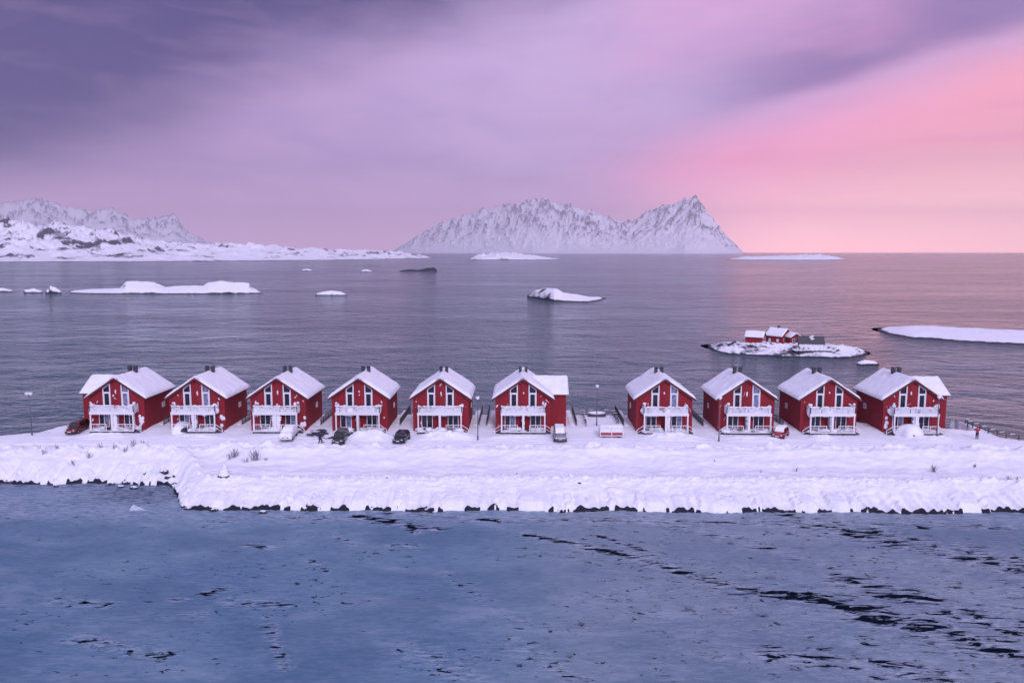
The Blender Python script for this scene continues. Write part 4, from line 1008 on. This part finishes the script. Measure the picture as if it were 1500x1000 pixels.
# rocks showing through at the waterline
rk = [(163, 709, .3, 'cove'), (176, 706, .3, 'cove'), (185, 708, .4, 'cove'), (196, 706, .35, 'cove'), (213, 699, .3, 'cove'), (240, 701, .4, 'cove'), (248, 699, .45, 'cove'), (257, 704, .4, 'cove'),
      (82, 709, .25, 'left'), (55, 708, .3, 'left'), (12, 707, .35, 'left'), (268, 731, .25, 'corner'), (276, 744, .3, 'corner'), (313, 742, .35, 'corner'),
      (455, 741, .4, 'mid'), (385, 744, .3, 'mid'), (620, 742, .3, 'mid'), (757, 714, .12, 'slope'), (849, 713, .16, 'slope')]
pos = ['farthest left', 'second from the left', 'third from the left', 'fourth from the left', 'fourth from the right', 'third from the right', 'second from the right', 'farthest right']
rlab = {'cove': 'dark snow-capped cove stone', 'left': 'small dark stone at the water line near the left edge', 'corner': 'small stone at the corner where the shore steps forward',
        'mid': 'dark stone under the snow edge left of the middle', 'slope': 'tiny stone in the snow slope below the silver car'}
for k, (px, py, r_, wh) in enumerate(rk):
    z = WATER + .5
    for _ in range(3): x, y = G(px, py, z); z = max(gz(x, y), WATER + .05)
    o = empty('shore_rock', (x, y, z)); same = [q_ for q_ in rk if q_[3] == wh]; same.sort(); kk = same.index((px, py, r_, wh)); nm = {8: pos, 3: ['left', 'middle', 'right'], 2: ['left', 'right']}[len(same)][kk]
    tag(o, rlab[wh] + ', the %s one' % nm, 'rock', 'dark stones along the shore')
    q = MB(); q.blob((0, 0, .02), (r_ * 1.5, r_, r_ * .7), 9, 6, .3); q.build('stone', M['rock'], o)
    q = MB(); q.blob((0, .05, r_ * .5), (r_ * 1.3, r_ * .9, r_ * .35), 9, 6, .2); q.build('snow_cap', M['snow_soft'], o)
# tilted slab of ice in the cove
x, y = G(203, 748, WATER)
q = MB(); q.add([(-1.6, 0, .0), (1.7, .1, .0), (.2, .8, .10), (-1.5, 1.3, .6), (-1.6, .05, -.1), (1.7, .15, -.1), (.2, .9, -.1), (-1.4, 1.4, .3)], [(0, 1, 2, 3), (4, 7, 6, 5), (0, 4, 5, 1), (1, 5, 6, 2), (2, 6, 7, 3), (3, 7, 4, 0)])
M['slab'] = simple('grey_ice', (.45, .50, .60), .5, .3, 2.)
o = q.build('ice_slab', M['slab'], loc=(x, y, WATER + .05)); o.scale = (.7, .7, .7); tag(o, 'broken slab of ice tilted up in the cove at the left', 'ice slab')

# ------------------------------------------------------------------ bare shrubs in the snow
def shrub(px, py, hgt, n, label, seed):
    rnd = random.Random(seed); z = -.4
    for _ in range(4): x, y = G(px, py, z); z = gz(x, y)
    s_ = empty('bare_shrub', (x, y, z)); tag(s_, label, 'shrub', 'bare shrubs in the snow bank')
    q = MB()
    for k in range(n):
        a = rnd.uniform(0, 6.28); sp_ = rnd.uniform(.05, .5) * hgt; b0 = Vector((rnd.gauss(0, .15 * hgt), rnd.gauss(0, .12), -.1))
        tip = b0 + Vector((math.cos(a) * sp_, math.sin(a) * sp_ * .6, hgt * rnd.uniform(.55, 1.05))); mid = b0.lerp(tip, .5) + Vector((rnd.uniform(-.06, .06), 0, .05))
        q.bar(b0, mid, .016, .012, 4); q.bar(mid, tip, .012, .006, 4)
        for _ in range(3):
            u = rnd.uniform(.3, .9); p0 = b0.lerp(tip, u); q.bar(p0, p0 + Vector((rnd.uniform(-.25, .25), rnd.uniform(-.1, .1), rnd.uniform(.1, .35))) * hgt * .8, .008, .004, 3)
    q.build('twigs', M['twig'], s_)
shl = [(344, 666, 1.5, 26, 'tallest of the bare shrubs on the bank above the snow cone'), (373, 669, 1.8, 34, 'dense upright bare shrub right of the snow cone'), (336, 672, 1.0, 14, 'thin bare shrub just above the snow cone'), (360, 679, .8, 10, 'low bare shrub between the two tall ones and the slope'), (390, 676, .6, 8, 'faint low shrub at the right end of the shrub patch'),
       (65, 663, 1.0, 10, 'sparse shrub at the left below the maroon car'), (84, 658, .9, 9, 'small shrub straight below the maroon car'), (106, 663, 1.0, 10, 'small shrub below the left wing of the first house'), (130, 662, 1.1, 12, 'shrub in the bank below the first house, left of its middle'), (147, 657, 1.0, 12, 'shrub in the bank below the middle of the first house'), (168, 657, 1.0, 10, 'shrub in the bank below the right post of the first house'), (183, 659, 1.0, 12, 'wider shrub below the right corner of the first house'), (196, 658, 1.1, 16, 'densest shrub below the first house'), (212, 655, 1.0, 12, 'shrub below the gap between the first two houses'), (62, 678, .6, 7, 'low shrub nearest the shore at the left'),
       (1367, 691, 1.0, 26, 'round bare bush in the snow field before the last house'), (1428, 684, .6, 12, 'small bush in the snow below the person in red'), (1166, 690, .6, 9, 'faint bush in the snow field below the red hatchback'), (1478, 702, .7, 8, 'faint bush near the right edge above the shore'), (1490, 700, .5, 6, 'tiny bush at the right edge above the shore'), (1115, 692, .4, 6, 'tiny tuft in the snow field left of the faint bush'), (1047, 668, .5, 5, 'tiny tuft of twigs below the lamp post third house from the right'), (567, 718, .4, 6, 'tiny tuft on the shore slope below the black hatchback')]
for k, a in enumerate(shl): shrub(*a, 40 + k)

# ------------------------------------------------------------------ people
def skin_mesh(name, joints, edges, material, parent, sub=2):
    """joints: {key: (co, radius)}; first joint is the root"""
    keys = list(joints); me = bpy.data.meshes.new(name); me.from_pydata([joints[k][0] for k in keys], [(keys.index(a), keys.index(b_)) for a, b_ in edges], []); me.update()
    o = bpy.data.objects.new(name, me); COL.objects.link(o); o.parent = parent
    md = o.modifiers.new('skin', 'SKIN'); md.use_smooth_shade = True; md.branch_smoothing = .6
    for k, v in zip(keys, me.skin_vertices[0].data):
        r_ = joints[k][1]; v.radius = r_ if isinstance(r_, tuple) else (r_, r_)
    me.skin_vertices[0].data[0].use_root = True
    s = o.modifiers.new('sub', 'SUBSURF'); s.levels = 1; s.render_levels = sub
    me.materials.append(material); return o
def person(px, py, label, jacket, pose, rz, holding=None):
    z = 0
    for _ in range(3): x, y = G(px, py, z); z = gz(x, y)
    p_ = empty('person', (x, y, z), rz); tag(p_, label, 'person')
    # faces -y before rotation
    J = dict(pelvis=((0, 0, .93), (.15, .11)), waist=((0, .0, 1.08), (.13, .10)), chest=((0, .0, 1.30), (.165, .12)), neck=((0, .0, 1.50), .062), head0=((0, -.01, 1.60), .085), head1=((0, -.01, 1.70), (.085, .10)), head2=((0, 0, 1.77), .06),
             hl=((-.09, 0, .90), .10), kl=((-.11, -.03, .50), .065), al=((-.12, .03, .10), .045), tl=((-.13, -.13, .04), .04),
             hr=((.09, 0, .90), .10), kr=((.12, -.02, .50), .065), ar=((.13, .04, .10), .045), tr=((.14, -.12, .04), .04))
    E_ = [('pelvis', 'waist'), ('waist', 'chest'), ('chest', 'neck'), ('neck', 'head0'), ('head0', 'head1'), ('head1', 'head2'), ('pelvis', 'hl'), ('hl', 'kl'), ('kl', 'al'), ('al', 'tl'), ('pelvis', 'hr'), ('hr', 'kr'), ('kr', 'ar'), ('ar', 'tr')]
    if pose == 'photo': arms = {-1: [(-.21, 0, 1.43), (-.33, -.16, 1.24), (-.12, -.38, 1.45)], 1: [(.21, 0, 1.43), (.33, -.16, 1.24), (.12, -.38, 1.45)]}
    else:
        arms = {-1: [(-.20, -.06, 1.40), (-.24, -.24, 1.14), (-.06, -.42, 1.00)], 1: [(.20, -.06, 1.40), (.27, -.18, 1.10), (.16, -.42, .86)]}
        for k in ('chest', 'neck', 'head0', 'head1', 'head2'):
            co, r_ = J[k]; J[k] = ((co[0], co[1] - (co[2] - .93) * .28, co[2] - (co[2] - .93) * .06), r_)
        J['kl'] = ((-.15, -.16, .52), .065); J['al'] = ((-.17, -.08, .10), .045); J['tl'] = ((-.19, -.24, .04), .04)
        J['ar'] = ((.16, .16, .10), .045); J['tr'] = ((.17, .0, .04), .04)
    for s, (a, b_, c_) in arms.items():
        n = 'l' if s < 0 else 'r'
        J['s' + n] = (a, .065); J['e' + n] = (b_, .048); J['w' + n] = (c_, .030)
        E_ += [('chest', 's' + n), ('s' + n, 'e' + n), ('e' + n, 'w' + n)]
        A_, B_ = Vector(b_), Vector(c_); d_ = (B_ - A_).normalized(); sd_ = d_.cross(Vector((0, 0, 1))).normalized(); up = sd_.cross(d_)
        palm = B_ + d_ * .07; J['p' + n] = (tuple(palm), (.034, .018)); E_.append(('w' + n, 'p' + n))
        hand = []
        for fi, (o_f, ln) in enumerate([(-.030, .060), (-.010, .075), (.010, .070), (.030, .055)]):
            f0 = palm + sd_ * o_f + d_ * .015; f1 = f0 + d_ * ln * .6 - up * .012; f2 = f1 + d_ * ln * .3 - up * .035
            for q_, (co, r_) in enumerate([(f0, .010), (f1, .009), (f2, .008)]): J['f%s%d%d' % (n, fi, q_)] = (tuple(co), r_)
            E_ += [('p' + n, 'f%s%d0' % (n, fi)), ('f%s%d0' % (n, fi), 'f%s%d1' % (n, fi)), ('f%s%d1' % (n, fi), 'f%s%d2' % (n, fi))]
        t0 = B_ + d_ * .03 - sd_ * .03 * s; t1 = t0 + d_ * .03 - sd_ * .03 * s; t2 = t1 + d_ * .03
        for q_, co in enumerate((t0, t1, t2)): J['t%s%d' % (n, q_)] = (tuple(co), .010)
        E_ += [('w' + n, 't%s0' % n), ('t%s0' % n, 't%s1' % n), ('t%s1' % n, 't%s2' % n)]
    skin_mesh('body', J, E_, M['skin'], p_, 2)
    def grow(keys, edges, k, over, name, m_, sub=2):
        JJ = {}
        for q_ in keys:
            co, r_ = J[q_]; r_ = r_ if isinstance(r_, tuple) else (r_, r_); JJ[q_] = (co, (r_[0] * k + over, r_[1] * k + over))
        return skin_mesh(name, JJ, edges, m_, p_, sub)
    J['hem'] = ((0, 0, .84), (.16, .13)); J['waist2'] = J['pelvis']
    grow(['chest', 'waist', 'pelvis', 'hem', 'neck', 'sl', 'el', 'wl', 'sr', 'er', 'wr'], [('chest', 'waist'), ('waist', 'pelvis'), ('pelvis', 'hem'), ('chest', 'neck'), ('chest', 'sl'), ('sl', 'el'), ('el', 'wl'), ('chest', 'sr'), ('sr', 'er'), ('er', 'wr')], 1.12, .036, 'jacket', jacket)
    grow(['pelvis', 'hl', 'kl', 'al', 'hr', 'kr', 'ar'], [('pelvis', 'hl'), ('hl', 'kl'), ('kl', 'al'), ('pelvis', 'hr'), ('hr', 'kr'), ('kr', 'ar')], 1.1, .016, 'trousers', M['cloth_dark'])
    for n in 'lr': grow(['a' + n, 't' + n], [('a' + n, 't' + n)], 1.25, .035, 'boot', M['boot'], 2)
    hc = Vector(J['head1'][0]); q = MB(); q.blob((hc.x, hc.y + .035, hc.z + .0), (.12, .125, .17), 14, 8, .03); q.build('hood' if pose == 'photo' else 'hat', jacket if pose == 'photo' else M['cloth_dark'], p_)
    q = MB(); q.blob((hc.x, hc.y - .115, hc.z - .005), (.016, .022, .022), 8, 5, 0); q.build('nose', M['skin'], p_)
    for s in (-1, 1): q = MB(); q.blob((hc.x + s * .035, hc.y - .10, hc.z + .02), (.013, .01, .010), 6, 4, 0); q.build('eye', M['cloth_dark'], p_)
    q = MB(); q.box(hc.x - .028, hc.x + .028, hc.y - .108, hc.y - .098, hc.z - .055, hc.z - .045); q.build('mouth', M['tail'], p_)
    return p_, (x, y, z), arms
pp, _, _ = person(1431, 643, 'person in a red jacket and dark trousers standing by the shore fence at the right', M['cloth_red'], 'photo', R(168))
cm = empty('camera_held', pp.location, pp.rotation_euler.z); cm.name = 'photo_camera'; tag(cm, 'small black camera held up by the person in red', 'camera')
q = MB(); q.box(-.07, .07, -.50, -.43, 1.43, 1.53); q.bar((0, -.43, 1.48), (0, -.57, 1.48), .035, .035, 10); q.build('camera_body', M['dark_metal'], cm)
pp, _, _ = person(469, 650, 'person in dark clothes bending over a shovel on the cleared asphalt', M['cloth_dark'], 'shovel', R(150))
sh = empty('snow_shovel', pp.location, pp.rotation_euler.z); tag(sh, 'dark snow shovel held by the bending person', 'shovel')
q = MB(); q.bar((-.08, -.36, 1.06), (.30, -.80, .12), .018, .018, 8); q.build('handle', M['dark_metal'], sh)
q = MB(); q.add([(.12, -.78, .16), (.50, -.86, .16), (.58, -1.15, .03), (.16, -1.10, .03), (.12, -.76, .13), (.50, -.84, .13), (.58, -1.15, .0), (.16, -1.10, .0)], [(0, 1, 2, 3), (7, 6, 5, 4), (0, 4, 5, 1), (1, 5, 6, 2), (2, 6, 7, 3), (3, 7, 4, 0)]); q.build('blade', M['dark_metal'], sh)

# ------------------------------------------------------------------ cabins on the islet
DI = G(1150, 514, WATER)[1] + 6
def cabin(pxc, py_base, w_, d_, eave, ridge_h, rz, label, wallm, roofm, snowy, fx=True, Y=None, chim=False, axis='y'):
    x, yy, z = AT(pxc, py_base, Y or DI)
    c = empty('cabin', (x, yy, z), rz); tag(c, label, 'cabin', 'cabins on the islet')
    MB().prism_y([(-w_ / 2, -2.5), (w_ / 2, -2.5), (w_ / 2, eave), (0, ridge_h), (-w_ / 2, eave)], -d_ / 2, d_ / 2).build('wall', wallm, c)
    sl_ = (ridge_h - eave) / (w_ / 2); r_ = MB(); e = w_ / 2 + .35
    for s in (-1, 1):
        pts = [(0, ridge_h + .02), (s * e, ridge_h + .02 - sl_ * e), (s * e, ridge_h + .2 - sl_ * e), (0, ridge_h + .2)]
        r_.prism_y(pts[::-1] if s < 0 else pts, -d_ / 2 - .35, d_ / 2 + .35)
    ro = r_.build('roof', roofm, c)
    if snowy: sn = MB(); roof_snow(sn, -e - .05, e + .05, -d_ / 2 - .4, d_ / 2 + .4, ridge_h + .2, sl_, .35, pxc * .1); sn.build('roof_snow', M['snow_soft'], ro)
    for s in (-1, 1):
        f = MB(); f.box(s * w_ * .22 - .45, s * w_ * .22 + .45, -d_ / 2 - .06, -d_ / 2 - .002, 1.0, 2.0); fo = f.build('window', M['white_paint'], c)
        f = MB(); f.box(s * w_ * .22 - .33, s * w_ * .22 + .33, -d_ / 2 - .075, -d_ / 2 - .062, 1.12, 1.88); f.build('pane', M['glass'], fo)
        if d_ > 5:
            for k in (-1, 1):
                f = MB(); a_, b_ = sorted((s * (w_ / 2 + .003), s * (w_ / 2 + .06))); f.box(a_, b_, k * d_ * .25 - .4, k * d_ * .25 + .4, .9, 1.8); f.build('window', M['white_paint'], c)
    f = MB(); f.box(-.45, .45, -d_ / 2 - .05, -d_ / 2 - .003, 0, 2.0); f.build('door', M['dark_red'], c)
    dr = MB(); rr_ = random.Random(int(pxc))
    for k in range(16):
        a = 6.2832 * k / 16; dr.blob((math.cos(a) * (w_ / 2 + .5), math.sin(a) * (d_ / 2 + .5), rr_.uniform(-.1, .25)), (rr_.uniform(.6, 1.2), rr_.uniform(.5, .9), rr_.uniform(.3, .75)), 9, 6, .25, rr_)
    dr.build('snow_drift', M['snow_soft'], c)
    if chim: f = MB(); f.box(-.3, .3, -.3, .3, ridge_h - .3, ridge_h + 1.0); f.build('chimney', M['dark_metal'], ro)
    return c
cabin(1106, 503.5, 4.2, 5.0, 2.3, 3.6, R(62), 'low red cabin with a snowy roof at the left of the islet', M['red_wall'], M['dark_red'], True, Y=DI - 2)
cabin(1140, 503.5, 5.0, 5.5, 2.7, 4.6, R(38), 'tallest cabin on the islet, red with a thick snowy roof', M['red_wall'], M['dark_red'], True, Y=DI + 1, chim=True)
cabin(1160, 504.5, 3.2, 4.0, 2.4, 3.4, R(12), 'small red shed squeezed between the two bigger cabins', M['red_wall'], M['dark_red'], True, Y=DI - 2)
bh = cabin(1187, 510, 3.8, 6.6, 1.8, 3.4, R(76), 'boathouse with a bare dark roof on the pier of the islet', M['red_wall'], M['grey_wood'], False, Y=DI - 11)
x, yy, z = AT(1189, 513, DI - 15.5)
q = MB()
for sx_ in (-1.92, 1.92):
    for k in range(9): q.blob((sx_, -2.9 + .72 * k, .9), (.05, .5, random.uniform(.5, .85)), 8, 5, .3)
for k in range(5):
    for sx_ in (-1, 1): q.blob((sx_ * (.3 + .25 * k), .3 * (k % 3) - .4, 3.6 - .21 * k), (.3, .55, .16), 8, 5, .3)
q.build('snow_patches', M['snow_soft'], bh)
pr = empty('pier', (x, yy, WATER)); tag(pr, 'dark timber pier with snow on top below the boathouse', 'pier')
q = MB(); zt_ = z - WATER; q.box(-5.2, 5.2, -1.5, 2.5, zt_ - .35, zt_); q.build('platform', M['grey_wood'], pr)
for k in range(7): q = MB(); q.bar((-4.8 + 1.6 * k, -1.3, -.6), (-4.8 + 1.6 * k, -1.3, zt_ - .35), .14, .12, 7); q.build('pile', M['grey_wood'], pr)
q = MB()
for k in range(9): q.blob((-4.6 + 1.15 * k, .4, zt_ + .05), (.75, 1.6, random.uniform(.12, .3)), 9, 5, .15)
q.build('snow', M['snow_soft'], pr)
q = MB(); q.box(-4.9, 4.9, .6, 2.4, -.6, zt_ - .352); q.build('rock_base', M['rock'], pr)

# ================================================================== HAZE
me = bpy.data.meshes.new('haze'); x0, x1, y0, y1, z0, z1 = -20500, 20500, -400, 20500, WATER - 3, 1100
me.from_pydata([(x0, y0, z0), (x1, y0, z0), (x1, y1, z0), (x0, y1, z0), (x0, y0, z1), (x1, y0, z1), (x1, y1, z1), (x0, y1, z1)], [], [(0, 3, 2, 1), (4, 5, 6, 7), (0, 1, 5, 4), (1, 2, 6, 5), (2, 3, 7, 6), (3, 0, 4, 7)]); me.update()
m = bpy.data.materials.new('haze_air'); m.use_nodes = True; nt = m.node_tree; nt.nodes.clear()
pv = nt.nodes.new('ShaderNodeVolumePrincipled'); pv.inputs['Color'].default_value = (.98, .95, 1, 1); pv.inputs['Density'].default_value = 6e-5; pv.inputs['Anisotropy'].default_value = .5
ou = nt.nodes.new('ShaderNodeOutputMaterial'); nt.links.new(pv.outputs[0], ou.inputs['Volume'])
me.materials.append(m); hz = bpy.data.objects.new('haze', me); COL.objects.link(hz); tag(hz, kind='stuff')
